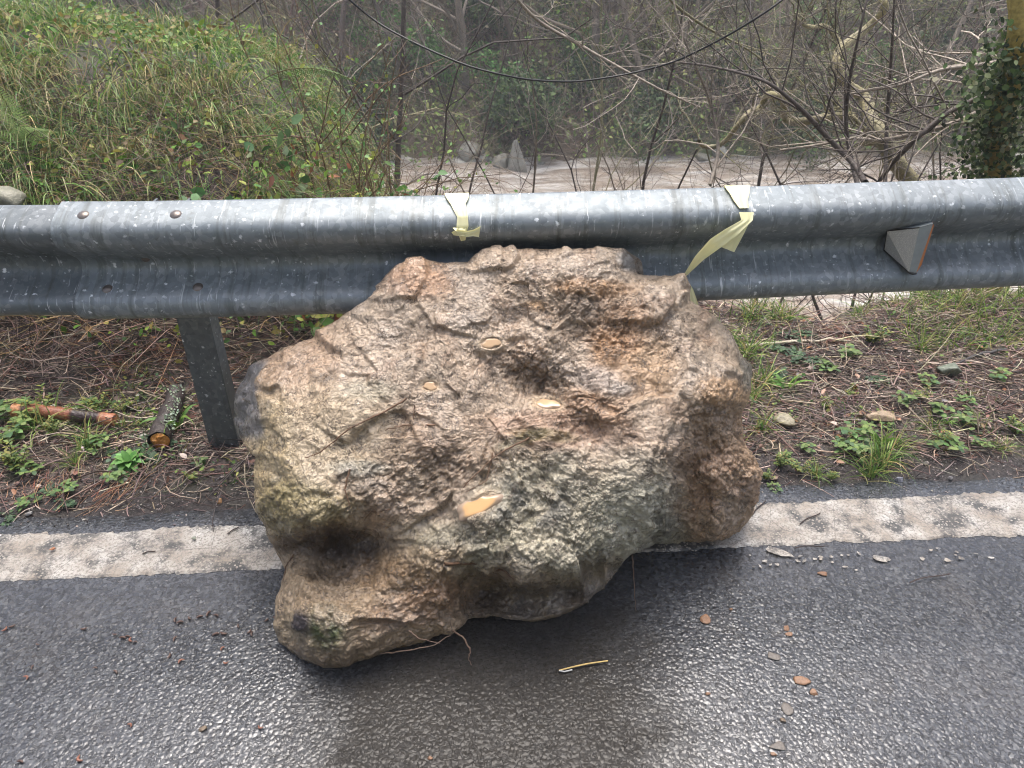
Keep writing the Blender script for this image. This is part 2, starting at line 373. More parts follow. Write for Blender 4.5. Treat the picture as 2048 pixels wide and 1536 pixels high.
tag(link('ground', me), kind='structure')

# road sheet with a ragged outer edge
xr = axis((-60, -3, 1), (-3, 3, .006), (3, 61, 1)); T_ = np.linspace(0, 1, 60)
edge = 1.765 + .022*n2(xr, xr*0, 8, 3, 5) + .02*n2(xr, xr*0, 3, 3) + .008*n2(xr, xr*0, 25, 2)
vr = -4.3 + (edge[None]+4.3)*(T_**.5)[:, None]
rx = np.broadcast_to(xr[None], vr.shape); V = np.stack([rx, vr+rx*TA, np.where(T_[:, None] > .995, -.012, .004)+0*rx], -1).reshape(-1, 3)
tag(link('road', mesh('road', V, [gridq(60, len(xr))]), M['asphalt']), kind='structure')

# painted edge line: worn band with broken flakes beside it
mb = MB()
n_e = 1.486+.0055*n2(xr, xr*0, 9, 3, 2.0)+.0050*n2(xr, xr*0, 70, 3, 4.0)+.012*sm(.4, .7, xr)*n2(xr, xr*0, 6, 3, 9.0)
chip = sm(.5, .62, xr)*(1-sm(1.02, 1.1, xr)); n_e = n_e+chip*.010*(n2(xr, xr*0, 14, 2, 8)+.3)
f_e = 1.660+.014*n2(xr, xr*0, 4, 3, 6.0)+.009*n2(xr, xr*0, 50, 3, 4.0)
tt = np.array([0, .035, .3, .6, .965, 1])[:, None]; vl = n_e[None]+(f_e-n_e)[None]*tt
zz_ = np.where((tt > 0) & (tt < 1), .0085, .0046)+0*vl; V = np.stack([np.broadcast_to(xr, vl.shape), vl+xr*TA, zz_], -1)
mb.add(V.reshape(-1, 3), gridq(6, len(xr)))
def flake(px, py, a, b, rot):
    c = PZ(px, py, .0085); n = 11; th = np.linspace(0, 2*math.pi, n, endpoint=False); rr = 1+.22*rng.normal(size=n).clip(-1.3, 1.3)
    q = np.stack([a*rr*np.cos(th), b*rr*np.sin(th)], -1); cr, sr = math.cos(rot), math.sin(rot)
    pts = np.stack([c[0]+q[:, 0]*cr-q[:, 1]*sr, c[1]+q[:, 0]*sr+q[:, 1]*cr, np.full(n, .0085)], -1)
    mb.add(np.vstack([c[None], pts]), None, [[0, 1+i, 1+(i+1) % n] for i in range(n)])
for a in [(1555, 1103, .036, .014, -.45), (1762, 1117, .020, .010, -.2), (1845, 1117, .006, .006, 0), (1862, 1100, .006, .004, 0), (1874, 1096, .004, .003, 0), (1895, 1120, .009, .006, -.5), (1913, 1103, .006, .004, 0),
          (1922, 1116, .008, .005, 0), (1912, 1110, .004, .004, 0), (1952, 1107, .007, .003, -.2), (1983, 1115, .009, .004, -.4), 
          (1640, 1113, .006, .003, 0), (1665, 1124, .005, .003, 0), (1690, 1133, .007, .003, 0), (1712, 1140, .005, .003, 0), (1600, 1112, .007, .004, .5), (1530, 1122, .006, .005, 0)]+[(1500+230*((q*.618) % 1), 1110+26*((q*.377) % 1)-.02*(230*((q*.618) % 1)), .003+.005*((q*.73) % 1), .003+.002*((q*.41) % 1), q) for q in range(14)]: flake(*a)
tag(mb.build('road_marking', M['paint'], smooth=False), kind='structure')

# river
X2 = axis((-60, 60.1, .5)); Y2 = axis((4, 28, .25)); gx, gy = np.meshgrid(X2, Y2)
z = -4+.10*n2(gx, gy, .6, 4)+.05*n2(gx*.5, gy, 2.2, 3, 4)
tag(link('river', mesh('river', np.stack([gx, gy, z], -1).reshape(-1, 3), [gridq(len(Y2), len(X2))]), M['river']), kind='structure')

# ------------------------------------------------------------------ boulder
SIL = [(1525, 945), (1516, 990), (1508, 1030), (1480, 1062), (1440, 1078), (1380, 1084), (1312, 1090), (1262, 1112), (1225, 1160), (1180, 1212), (1120, 1238), (1075, 1250), (1020, 1246), (975, 1234), (935, 1240), (908, 1268), (840, 1290),
       (780, 1303), (720, 1322), (650, 1332), (600, 1318), (556, 1285), (545, 1240), (556, 1190), (572, 1140), (548, 1090), (520, 1040), (512, 980), (510, 910), (488, 885), (472, 850), (474, 790), (496, 730), (545, 700), (600, 680),
       (650, 660), (705, 628), (745, 598), (775, 552), (800, 534), (840, 525), (890, 530), (935, 528), (965, 510), (1000, 498), (1050, 494), (1100, 492), (1150, 495), (1200, 496), (1250, 495), (1278, 508), (1282, 540), (1320, 549), (1368, 551), (1382, 600),
       (1430, 630), (1465, 665), (1484, 705), (1508, 735), (1506, 775), (1494, 830), (1492, 880), (1512, 912)]
CP = [(850, 530, 1.68), (930, 526, 1.71), (1000, 498, 1.72), (1100, 493, 1.73), (1240, 497, 1.73), (1285, 545, 1.76), (1370, 552, 1.72), (1450, 650, 1.70), (1505, 735, 1.66),
      (740, 605, 1.64), (640, 665, 1.62), (540, 705, 1.60), (480, 760, 1.60), (470, 860, 1.57), (530, 760, 1.52), (500, 860, 1.50),
      (900, 590, 1.63), (1100, 580, 1.62), (1030, 630, 1.615), (1100, 650, 1.56), (960, 640, 1.58), (1170, 570, 1.63), (1190, 605, 1.628), (1250, 630, 1.61), (1200, 680, 1.55), (1350, 650, 1.61), (1300, 600, 1.65), (1310, 660, 1.60), (1340, 580, 1.67),
      (800, 700, 1.53), (650, 780, 1.46), (560, 850, 1.42), (1000, 700, 1.54), (950, 720, 1.51), (1400, 740, 1.545), (1320, 740, 1.515), (900, 800, 1.44), (750, 850, 1.40), (850, 700, 1.53),
      (1030, 745, 1.525), (1080, 765, 1.525), (1100, 780, 1.50), (1060, 712, 1.52), (1130, 735, 1.51), (1060, 815, 1.44), (1150, 780, 1.46), (1190, 848, 1.43), (1200, 800, 1.425), (1250, 800, 1.44), (1240, 855, 1.40), (1270, 740, 1.50), (1230, 740, 1.505), (1150, 720, 1.525), (1300, 800, 1.455), (1250, 890, 1.38), (1335, 905, 1.36),
      (1100, 870, 1.39), (980, 860, 1.405), (900, 890, 1.37), (700, 920, 1.335), (550, 920, 1.36), (620, 900, 1.36), (1000, 930, 1.355), (1150, 925, 1.345), (1290, 940, 1.33), (800, 960, 1.325), (860, 960, 1.34), (870, 1010, 1.30), (955, 990, 1.285), (955, 1030, 1.255),
      (1030, 1000, 1.295), (1060, 1030, 1.285), (1150, 1040, 1.265), (1280, 1040, 1.315), (1100, 1150, 1.215), (1000, 1080, 1.245), (1200, 1120, 1.26), (950, 1100, 1.225), (880, 1100, 1.225), (1150, 985, 1.30), (1130, 1090, 1.235),
      (600, 990, 1.275), (530, 1000, 1.33), (700, 1000, 1.28), (600, 1048, 1.245), (545, 1050, 1.32), (700, 1042, 1.26), (770, 1030, 1.29), (650, 1056, 1.25),
      (600, 1088, 1.35), (680, 1083, 1.375), (740, 1073, 1.345), (565, 1108, 1.36), (640, 1114, 1.335), (720, 1104, 1.32), (800, 1085, 1.27), (820, 1040, 1.28),
      (610, 1160, 1.23), (700, 1165, 1.24), (580, 1190, 1.22), (600, 1235, 1.15), (700, 1230, 1.155), (850, 1170, 1.205), (800, 1130, 1.24), (850, 1230, 1.175), (640, 1285, 1.12), (565, 1270, 1.17), (750, 1275, 1.125), (640, 1330, 1.092), (600, 1312, 1.11), (720, 1318, 1.105), (830, 1288, 1.14), (905, 1264, 1.165), (900, 1200, 1.19), (975, 1228, 1.235), (1020, 1240, 1.23), (1075, 1245, 1.225), (1120, 1233, 1.235), (1180, 1206, 1.265), (1225, 1157, 1.33), (935, 1236, 1.235), (1150, 1185, 1.345), (1000, 1198, 1.32), (1070, 1202, 1.30), (960, 1190, 1.35),
      (900, 1145, 1.195), (930, 1165, 1.30), (975, 1150, 1.235), (985, 1162, 1.32), (1040, 1172, 1.215), (1045, 1184, 1.33), (1120, 1160, 1.225), (1125, 1172, 1.34), (1190, 1138, 1.26), (1195, 1150, 1.36), (960, 1165, 1.33), (1000, 1178, 1.345), (1070, 1192, 1.32), (1150, 1165, 1.35), (1230, 1150, 1.38), (945, 1205, 1.31), (1070, 1165, 1.212), (980, 1135, 1.22), (1150, 1148, 1.225), (1220, 1130, 1.265),
      (1335, 930, 1.362), (1358, 932, 1.455), (1337, 985, 1.36), (1354, 990, 1.46), (1318, 1062, 1.358), (1336, 1064, 1.462), (1240, 905, 1.372), (1180, 915, 1.352), (1322, 1040, 1.355), (1300, 1078, 1.37), (1360, 950, 1.47), (1350, 1040, 1.46), (1320, 1085, 1.47), (1430, 950, 1.45), (1430, 1040, 1.44), (1500, 950, 1.49), (1500, 1040, 1.52), (1440, 1085, 1.47),
      (1430, 860, 1.49), (1390, 880, 1.495), (1480, 870, 1.53), (1490, 800, 1.55), (1430, 790, 1.48), (1370, 800, 1.475), (1350, 850, 1.43), (1460, 740, 1.55)]
def rbf(px, py, pts, vals, c=6.0, out=None):
    d = np.sqrt(((pts[:, None]-pts[None])**2).sum(-1)+c*c); n = len(pts)
    A = np.zeros((n+3, n+3)); A[:n, :n] = d+np.eye(n)*-2.0; A[:n, n] = 1; A[:n, n+1:] = pts/1000; A[n, :n] = 1; A[n+1:, :n] = pts.T/1000
    s = np.linalg.solve(A, np.concatenate([vals, np.zeros(3)]))
    r = np.zeros(px.shape)+s[n]+s[n+1]*px/1000+s[n+2]*py/1000
    for i in range(n): r += s[i]*np.sqrt((px-pts[i, 0])**2+(py-pts[i, 1])**2+c*c)
    return r
CPa = np.array(CP, float); CX, CY = 1000., 860.
NT_, NR, NB = 1500, 330, 60
Sl = np.array(SIL, float); an = np.unwrap(np.arctan2(Sl[:, 1]-CY, Sl[:, 0]-CX)); an2 = np.concatenate([an-2*math.pi, an, an+2*math.pi]); rr = np.hypot(Sl[:, 0]-CX, Sl[:, 1]-CY)
th = np.linspace(0, 2*math.pi, NT_, endpoint=False); rs = np.interp(th, an2, np.tile(rr, 3)); ker = np.hanning(5); ker /= ker.sum()
rs = np.convolve(np.concatenate([rs[-2:], rs, rs[:2]]), ker, 'valid')
t1 = np.linspace(.004, 1, NR); rf = np.sin(t1*math.pi/2); rb = np.sin(np.linspace(1, .004, NB+1)[1:]*math.pi/2)
ex, ey = CX+rs*np.cos(th), CY+rs*np.sin(th)
px = CX+rf[:, None]*rs*np.cos(th); py = CY+rf[:, None]*rs*np.sin(th)
yf = rbf(px, py, CPa[:, :2], CPa[:, 2])
E = .05; yf = yf+E*(1-np.sqrt(np.clip(1-(rf[:, None]**14), 0, 1)))
pxb = CX+rb[:, None]*rs*np.cos(th); pyb = CY+rb[:, None]*rs*np.sin(th)
bul = .34*np.sqrt(1-rb**2)[:, None]
yb = yf[-1][None]*rb[:, None]+(1-rb[:, None])*1.50+bul
PX = np.vstack([px, pxb]); PY = np.vstack([py, pyb]); YY = np.vstack([yf, yb])
V3 = P(PX, PY, YY)
hi = V3[..., 2] > .5; V3[..., 1] = np.where(hi, np.minimum(V3[..., 1], 1.752+V3[..., 0]*TA), V3[..., 1])
def gnormal(V3):
    dt = np.roll(V3, -1, 1)-np.roll(V3, 1, 1); dr = np.gradient(V3, axis=0); return unit(np.cross(dr, dt))
Vb = V3.copy()
for _ in range(14): Vb = (np.roll(Vb, 3, 1)+np.roll(Vb, -3, 1)+2*Vb)/4; Vb[2:-2] = (Vb[:-4]+Vb[4:]+2*Vb[2:-2])/4
Nn = gnormal(Vb)
if (Nn[NR//2, :, 1]).mean() > 0: Nn = -Nn
def facet(cell, amp, tilt, wob, seed):
    rg3 = np.random.default_rng(seed); wx = PX+wob*n2(PX/1000, PY/1000, 1000/cell*.8, 3, seed); wy = PY*1.25+wob*n2(PX/1000, PY/1000, 1000/cell*.8, 3, seed+5.5)
    gx_, gy_ = np.floor(wx/cell).astype(int), np.floor(wy/cell).astype(int); tab = rg3.uniform(-1, 1, (64, 64, 5)); b_ = np.full(PX.shape, 1e9); o_ = np.zeros(PX.shape)
    for i_ in (-1, 0, 1):
        for j_ in (-1, 0, 1):
            c_ = tab[(gx_+i_) & 63, (gy_+j_) & 63]; sx_ = (gx_+i_+.5+.42*c_[..., 0])*cell; sy_ = (gy_+j_+.5+.42*c_[..., 1])*cell; d_ = (wx-sx_)**2+(wy-sy_)**2
            v_ = amp*c_[..., 2]+tilt*(c_[..., 3]*(wx-sx_)+c_[..., 4]*(wy-sy_))/cell; m_ = d_ < b_; b_ = np.where(m_, d_, b_); o_ = np.where(m_, v_, o_)
    for _ in range(int(2+cell/50)): o_ = (np.roll(o_, 1, 1)+np.roll(o_, -1, 1)+2*o_)/4; o_[1:-1] = (o_[:-2]+o_[2:]+2*o_[1:-1])/4
    return o_
FAC = facet(170, .005, .016, 40, 3)+facet(62, .0026, .009, 20, 4)+facet(26, .0013, .0035, 9, 5)
low = .009*fbm(V3, 6, 2)-.008*np.abs(fbm(V3+5.5, 5.0, 2))-.004*np.abs(fbm(V3+2.2, 12, 3))+.004+FAC
clod = np.abs(fbm(V3+3.1, 26, 3)); med = .0035*fbm(V3+9, 19, 3)
fine = .0016*fbm(V3+1.7, 50, 4, .7)-.0026*np.abs(fbm(V3+4.7, 80, 3, .6))
uf = n2(PX/1000, PY/1000, 6, 3)
# rough zones (crumbly clay) versus smooth slurry
def blob(cx, cy, rx, ry, rot=0, soft=.45):
    c_, s_ = math.cos(rot), math.sin(rot); u = ((PX-cx)*c_+(PY-cy)*s_)/rx; v = (-(PX-cx)*s_+(PY-cy)*c_)/ry
    return sm(1+soft, 1-soft, np.sqrt(u*u+v*v)+.35*uf)
rough = np.clip(blob(1190, 815, 90, 60, .3)+blob(1430, 960, 110, 170)+blob(1060, 720, 120, 60, .5)+blob(1180, 620, 170, 70, .35)+.8*blob(1130, 1040, 260, 130)+.8*blob(760, 1200, 230, 120)+blob(840, 960, 160, 60, -.3)+.5*blob(600, 1030, 120, 60), 0, 1.2)
pit = np.clip(blob(1095, 772, 38, 22, .2, .3), 0, 1)
disp = low+med*(.7+.8*rough)+fine*(.7+1.0*rough)-.008*rough*(1-np.clip(clod*2.5, 0, 1))-.004*pit
# calm the surface where pools lie
POOLS = [(955, 1012, 36, 17, -.55), (983, 686, 18, 10, 0), (860, 772, 14, 8, 0), (1096, 806, 24, 9, .15)]
for q in POOLS: disp = disp*(1-.95*blob(q[0], q[1], q[2]*1.7, q[3]*1.8, q[4]))-.005*blob(q[0], q[1], q[2]*1.05, q[3]*1.05, q[4], .25)
rimf = sm(.0, .015, 1-np.concatenate([rf, rb]))[:, None]
V3 = V3+Nn*(disp*(.6+.4*rimf))[..., None]
V3[..., 2] = np.maximum(V3[..., 2], -.006)
# colour regions of the rock, darker in its hollows and underside
mud = lin(178, 157, 135); Cc = np.zeros(V3.shape)+mud
pat = n2(PX/1000, PY/1000, 14, 4, 2.2); pat2 = n2(PX/1000, PY/1000, 5, 4, 7.7)
def paint(wt, c): 
    global Cc
    wt = np.clip(wt, 0, 1)[..., None]; Cc = Cc*(1-wt)+np.array(c)*wt
paint(sm(.0, .5, pat2)*.6, lin(164, 148, 130)); paint(sm(.1, .5, -pat2)*.6, lin(182, 152, 126)); paint(sm(.2, .6, pat)*.5, lin(140, 112, 88))
paint(blob(620, 880, 170, 120)*.55, lin(186, 170, 140)); paint(blob(545, 930, 45, 160)*.5, lin(160, 140, 96))
paint(blob(1130, 1040, 250, 110, .05)*.85, lin(166, 160, 140)); paint(blob(1270, 1040, 80, 110)*.6, lin(190, 186, 166))
paint(blob(900, 1090, 110, 60)*.8, lin(160, 152, 128)); paint(blob(840, 960, 170, 50, -.25)*sm(-.2, .3, pat)*.7, lin(120, 102, 82)); paint(blob(1050, 1010, 110, 45)*sm(-.1, .3, pat)*.8, lin(100, 98, 90))
paint(blob(1130, 1100, 200, 60)*sm(0, .4, -pat)*.5, lin(132, 128, 108)); paint(blob(600, 1020, 100, 50)*.7, lin(140, 128, 84))
paint(sm(1345, 1385, PX+40*uf)*sm(760, 850, PY+30*pat)*.7, lin(176, 146, 116)); paint(blob(1450, 1000, 90, 90)*sm(-.2, .3, pat)*.6, lin(164, 130, 102)); paint(blob(1440, 870, 60, 60)*.35, lin(130, 104, 80))
paint(blob(1460, 785, 70, 28, .1)*.7, lin(172, 136, 96))
for q in [(1190, 820, 75, 38, .35, (176, 140, 110)), (1300, 735, 60, 70, 0, (180, 148, 114)), (1180, 575, 90, 18, .1, (160, 122, 82)), (1230, 700, 45, 35, 0, (160, 124, 84)), (1070, 610, 28, 14, 0, (176, 136, 90)), (835, 565, 70, 35, 0, (180, 140, 108)), (1120, 860, 160, 30, .1, (176, 144, 120)), (1240, 660, 50, 60, .6, (150, 112, 78))]:
    paint(blob(*q[:5])*.75, lin(*q[5]))
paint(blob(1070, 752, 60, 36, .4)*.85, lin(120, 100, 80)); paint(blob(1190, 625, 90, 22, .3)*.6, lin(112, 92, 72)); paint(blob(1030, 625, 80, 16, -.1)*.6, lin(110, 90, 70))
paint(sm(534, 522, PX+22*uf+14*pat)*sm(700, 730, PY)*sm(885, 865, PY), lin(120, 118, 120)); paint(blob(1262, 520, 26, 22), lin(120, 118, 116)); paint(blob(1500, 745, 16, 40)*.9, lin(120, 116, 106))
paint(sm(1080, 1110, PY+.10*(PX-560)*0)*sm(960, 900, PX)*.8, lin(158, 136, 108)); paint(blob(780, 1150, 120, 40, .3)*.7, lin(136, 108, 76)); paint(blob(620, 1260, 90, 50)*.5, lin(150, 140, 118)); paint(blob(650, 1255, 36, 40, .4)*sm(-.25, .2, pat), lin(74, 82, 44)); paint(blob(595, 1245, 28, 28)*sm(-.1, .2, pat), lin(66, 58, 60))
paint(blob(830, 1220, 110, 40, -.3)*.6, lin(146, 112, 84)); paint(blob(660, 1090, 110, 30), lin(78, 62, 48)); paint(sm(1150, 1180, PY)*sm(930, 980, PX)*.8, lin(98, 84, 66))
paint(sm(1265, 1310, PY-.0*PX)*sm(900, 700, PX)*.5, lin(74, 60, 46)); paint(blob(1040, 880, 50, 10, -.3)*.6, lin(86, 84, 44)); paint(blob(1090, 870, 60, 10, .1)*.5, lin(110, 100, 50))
paint(blob(1190, 755, 50, 22)*.6, lin(168, 158, 150)); paint(blob(1240, 775, 40, 16)*.6, lin(160, 154, 148)); paint(blob(740, 780, 60, 24)*.35, lin(140, 142, 118)); paint(blob(720, 935, 60, 16)*.4, lin(150, 158, 150))
for q in POOLS: paint(blob(q[0], q[1], q[2]*1.35, q[3]*1.45, q[4], .3)*.8, lin(200, 176, 146))
nr = NR+NB; i = np.arange(nr-1)[:, None]*NT_; j = np.arange(NT_)[None]; j2 = (j+1) % NT_
Q = np.stack([i+j, i+j2, i+NT_+j2, i+NT_+j], -1).reshape(-1, 4)
Vf = V3.reshape(-1, 3); n0 = len(Vf); Vf = np.vstack([Vf, V3[0].mean(0), V3[-1].mean(0)])
T = np.vstack([np.stack([np.full(NT_, n0), (np.arange(NT_)+1) % NT_, np.arange(NT_)], -1), np.stack([np.full(NT_, n0+1), (nr-1)*NT_+np.arange(NT_), (nr-1)*NT_+(np.arange(NT_)+1) % NT_], -1)])
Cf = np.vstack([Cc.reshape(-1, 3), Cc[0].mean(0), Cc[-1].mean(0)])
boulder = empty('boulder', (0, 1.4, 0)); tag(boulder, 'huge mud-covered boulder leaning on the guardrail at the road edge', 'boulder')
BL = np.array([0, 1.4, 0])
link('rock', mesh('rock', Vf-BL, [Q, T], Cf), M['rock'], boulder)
def rock_at(qx, qy, lift=0.0):
    d = (PX[:NR]-qx)**2+(PY[:NR]-qy)**2; i_ = np.argmin(d); v = V3[:NR].reshape(-1, 3)[i_].copy()
    r = ray(qx, qy); return v-r/np.linalg.norm(r)*lift
for qx, qy, a, b, rot in POOLS:      # flat little pools of yellow water in the hollows
    th2 = np.linspace(0, 2*math.pi, 40, endpoint=False); wob = 1+.16*np.sin(th2*2+qx)+.10*np.sin(th2*3+qy)+.06*np.sin(th2*5)
    ax = wob*(a*np.cos(th2)*math.cos(rot)-b*np.sin(th2)*math.sin(rot)); ay = wob*(a*np.cos(th2)*math.sin(rot)+b*np.sin(th2)*math.cos(rot))
    ring = np.array([rock_at(qx+u*1.0, qy+v_*1.0, 0) for u, v_ in zip(ax, ay)]); c0 = ring.mean(0); nn_ = np.linalg.svd(ring-c0)[2][2]; nn_ = nn_*np.sign(nn_[2])
    off = np.percentile((ring-c0)@nn_, 60)+.0022
    def onpl(u, v_):
        d_ = ray(qx+u, qy+v_); t_ = ((c0+nn_*off-[0, 0, H])@nn_)/(d_@nn_); return np.array([0, 0, H])+d_*t_
    V_ = [onpl(0, 0)]; pc1 = lin(204, 162, 112) if a > 30 else lin(186, 156, 122); C_ = [pc1]
    for f_, cl_ in ((.55, pc1), (.8, pc1*.93), (1.0, lin(160, 138, 116)), (1.3, lin(140, 122, 106))):
        V_ += [onpl(u*f_, v_*f_)-nn_*(.010 if f_ > 1.2 else (.0012 if f_ > .9 else 0)) for u, v_ in zip(ax, ay)]; C_ += [cl_]*40
    mb = MB(); i_ = np.arange(40); mb.add(np.array(V_)-BL, np.vstack([np.stack([1+k_*40+i_, 41+k_*40+i_, 41+k_*40+(i_+1) % 40, 1+k_*40+(i_+1) % 40], -1) for k_ in range(3)]), np.stack([0*i_, 1+i_, 1+(i_+1) % 40], -1), np.array(C_)); mb.build('puddle', M['puddle'], boulder)
def root(path, r, col, lift=.007, hang=None):
    pts = [rock_at(q[0], q[1], lift) if len(q) == 2 else P(q[0], q[1], q[2]) for q in path]; pts = np.array(pts)
    t = np.linspace(0, len(pts)-1, len(pts)*5); pts = np.stack([np.interp(t, np.arange(len(pts)), pts[:, k_]) for k_ in range(3)], -1)
    ks = np.array([.25, .5, .25]); q = pts.copy()
    for k_ in range(3): q[1:-1, k_] = np.convolve(pts[:, k_], ks, 'valid')
    q += rng.normal(size=q.shape)*.0008
    mb = MB(); mb.tube(q-BL, np.linspace(r, r*.4, len(q))*1.35, 5, col); mb.build('root', M['bark'], boulder)
RC = lin(112, 84, 62)
for p_, r_ in [([(815, 800), (760, 830), (700, 860), (640, 905), (610, 915)], .0018), ([(870, 850), (810, 850), (770, 858)], .0018), ([(830, 812), (826, 840)], .0012), ([(1060, 875), (1000, 905), (950, 950), (900, 1000)], .0016), ([(985, 905), (975, 960), (930, 985)], .0012),
               ([(890, 1130), (945, 1130), (985, 1148), (1005, 1140), (1030, 1158), (1058, 1168)], .0028), ([(700, 940), (690, 980), (700, 1010)], .0018), ([(590, 1110), (575, 1135), (568, 1165)], .0016), ([(780, 1020), (740, 1030), (700, 1090)], .0010)]:
    root(p_, r_, RC)
for p_, r_ in [([(760, 1308, 1.14), (810, 1302, 1.13), (870, 1290, 1.13), (905, 1268, 1.16), (900, 1240, 1.17)], .0013), ([(905, 1262, 1.16), (925, 1272, 1.13), (942, 1300, 1.11), (936, 1318, 1.10), (944, 1330, 1.10)], .0018), ([(818, 1262, 1.13), (840, 1278, 1.12), (880, 1286, 1.12)], .0012), ([(1265, 1110, 1.30), (1267, 1160, 1.30), (1272, 1222, 1.285)], .0014)]:
    root(p_, r_, lin(105, 85, 72))

# ------------------------------------------------------------------ guardrail
RT = [(-300, 411), (0, 408), (250, 407), (500, 403), (760, 397), (1024, 391), (1280, 384), (1500, 377), (1780, 368), (2048, 359), (2400, 346)]
ZT = .872
rp = np.array([PZ(a, b, ZT) for a, b in RT]); rp = np.vstack([[rp[0]-(rp[1]-rp[0])*8], rp, [rp[-1]+(rp[-1]-rp[-2])*8]])
def rail_y(x): return np.interp(x, rp[:, 0], rp[:, 1])
# profile: (out towards the road, height below the top edge)
PR = [(.000, 0), (.014, -.003), (.036, -.011), (.060, -.022), (.074, -.031), (.081, -.042), (.081, -.062), (.073, -.077), (.056, -.092), (.030, -.113), (.010, -.129), (.000, -.141), (-.002, -.152), (.000, -.165), (.010, -.180),
      (.034, -.197), (.060, -.210), (.074, -.218), (.081, -.229), (.081, -.247), (.073, -.259), (.058, -.271), (.036, -.281), (.018, -.289)]
PRa = np.array(PR); ss = np.concatenate([[0], np.cumsum(np.hypot(*np.diff(PRa, axis=0).T))])
def prof(s):  # s in 0..1
    t = np.asarray(s)*ss[-1]; return np.interp(t, ss, PRa[:, 0]), np.interp(t, ss, PRa[:, 1])
prs = np.linspace(0, 1, 70); pd, pz = prof(prs)
ks = np.array([1, 2, 3, 2, 1])/9.; 
for arr in (pd, pz): arr[2:-2] = np.convolve(arr, ks, 'valid')
def beam(x0, x1, off):
    xs = np.arange(x0, x1, .03); xs = np.append(xs, x1); mbb = MB()
    dd, dz = np.gradient(pd), np.gradient(pz); nn = np.stack([-dz, dd], -1); nn = unit(nn); nn *= np.sign(nn[6, 0]+1e-6)
    rings = []
    for o_ in (off, off-.003):
        rings.append((pd+nn[:, 0]*o_, pz+nn[:, 1]*o_))
    d_ = np.concatenate([rings[0][0], rings[1][0][::-1]]); z_ = np.concatenate([rings[0][1], rings[1][1][::-1]]); m_ = len(d_)
    wav = .0012*n2(xs, xs*0, 1.5, 2)
    V = np.stack([np.broadcast_to(xs[:, None], (len(xs), m_)), rail_y(xs)[:, None]-d_[None]+wav[:, None], ZT+z_[None]+wav[:, None]], -1)
    i = np.arange(len(xs)-1)[:, None]*m_; j = np.arange(m_)[None]; j2 = (j+1) % m_
    Q = np.stack([i+j, i+j2, i+m_+j2, i+m_+j], -1).reshape(-1, 4)
    mbb.add(V.reshape(-1, 3)-GL, Q)
    for e in (0, len(xs)-1):
        q = np.arange(69); mbb.add(V[e]-GL, np.stack([q, q+1, m_-2-q, m_-1-q], -1))
    return mbb
gp = PZ(452, 903, -.01); GL = np.array([gp[0], rail_y(gp[0])+.1, 0])
rail = empty('guardrail', tuple(GL)); tag(rail, 'wet galvanised steel guardrail with two ridges running along the road verge', 'guardrail')
def xat(px, py, z):  return PZ(px, py, z)[0]
xj = xat(132, 430, .845)
ob = beam(-9, xj+.36, -.003).build('beam', galv('older_galvanised_steel', True, .68), rail); o = beam(xj, 9, .006).build('beam', M['galv'], rail)
# post: C section standing behind the beam
mb = MB(); pc = gp; hw = .047; dp = .06; th_ = .006
y0 = rail_y(pc[0])+.045
outl = [(-hw, 0), (hw, 0), (hw, dp), (hw-th_, dp), (hw-th_, th_), (-hw+th_, th_), (-hw+th_, dp), (-hw, dp)]
yb_ = pc[1]
for z0, z1 in ((-.25, .80),):
    nz = 20; zz = np.linspace(z0, z1, nz); lean = (yb_-y0)
    V = np.array([[(pc[0]+a, yb_+b, z_) for a, b in outl] for z_ in zz]); i = np.arange(nz-1)[:, None]*8; j = np.arange(8)[None]; j2 = (j+1) % 8
    mb.add(V.reshape(-1, 3)-GL, np.stack([i+j, i+j2, i+8+j2, i+8+j], -1)); mb.add(V[-1]-GL, [[0, 1, 4, 5], [1, 2, 3, 4], [0, 5, 6, 7]])
mb.build('post', M['post'], rail, smooth=False)
mb = MB(); ry = float(rail_y(pc[0])); box(mb, np.array([pc[0]-.045, ry+.006, .66])-GL, np.array([pc[0]+.05, yb_-.003, .80])-GL)
box(mb, np.array([pc[0]-.10, ry+.004, ZT-.03])-GL, np.array([pc[0]-.02, ry+.022, ZT-.006])-GL); mb.build('spacer', M['post'], rail, smooth=False)
def rail_pt(x, s, lift=0):
    d_, z_ = np.interp(s, prs, pd), np.interp(s, prs, pz); e = .01
    a = np.array([np.interp(s+e, prs, pd)-np.interp(s-e, prs, pd), np.interp(s+e, prs, pz)-np.interp(s-e, prs, pz)]); nrm = np.array([0, a[1], -(-a[0])]); nrm = np.array([0, -(-a[1]), a[0]]) 
    nrm = np.array([0, a[1], a[0]]); nrm /= np.linalg.norm(nrm)
    return np.array([x, rail_y(x)-d_, ZT+z_])+nrm*lift, nrm
def find_s(px, py, lo, hi):
    best = None
    for s in np.linspace(lo, hi, 80):
        d_, z_ = np.interp(s, prs, pd), np.interp(s, prs, pz)
        q = PZ(px, py, ZT+z_); e = abs(q[1]-(rail_y(q[0])-d_))
        if best is None or e < best[0]: best = (e, s, q[0])
    return best[1], best[2]
def dome(mb, c, nrm, r, h, squash=1):
    nrm = unit(nrm); a = unit(np.cross(nrm, [1, 0, 0.01])); b = np.cross(nrm, a); V = []; 
    for k_ in range(6):
        ph = k_/5*math.pi/2; rr_ = r*math.cos(ph); hh = h*math.sin(ph)
        V += [c+nrm*hh+(a*math.cos(t)+b*math.sin(t))*rr_ for t in np.linspace(0, 2*math.pi, 20, endpoint=False)]
    i = np.arange(5)[:, None]*20; j = np.arange(20)[None]; j2 = (j+1) % 20
    mb.add(np.array(V)-GL, np.stack([i+j, i+j2, i+20+j2, i+20+j], -1))
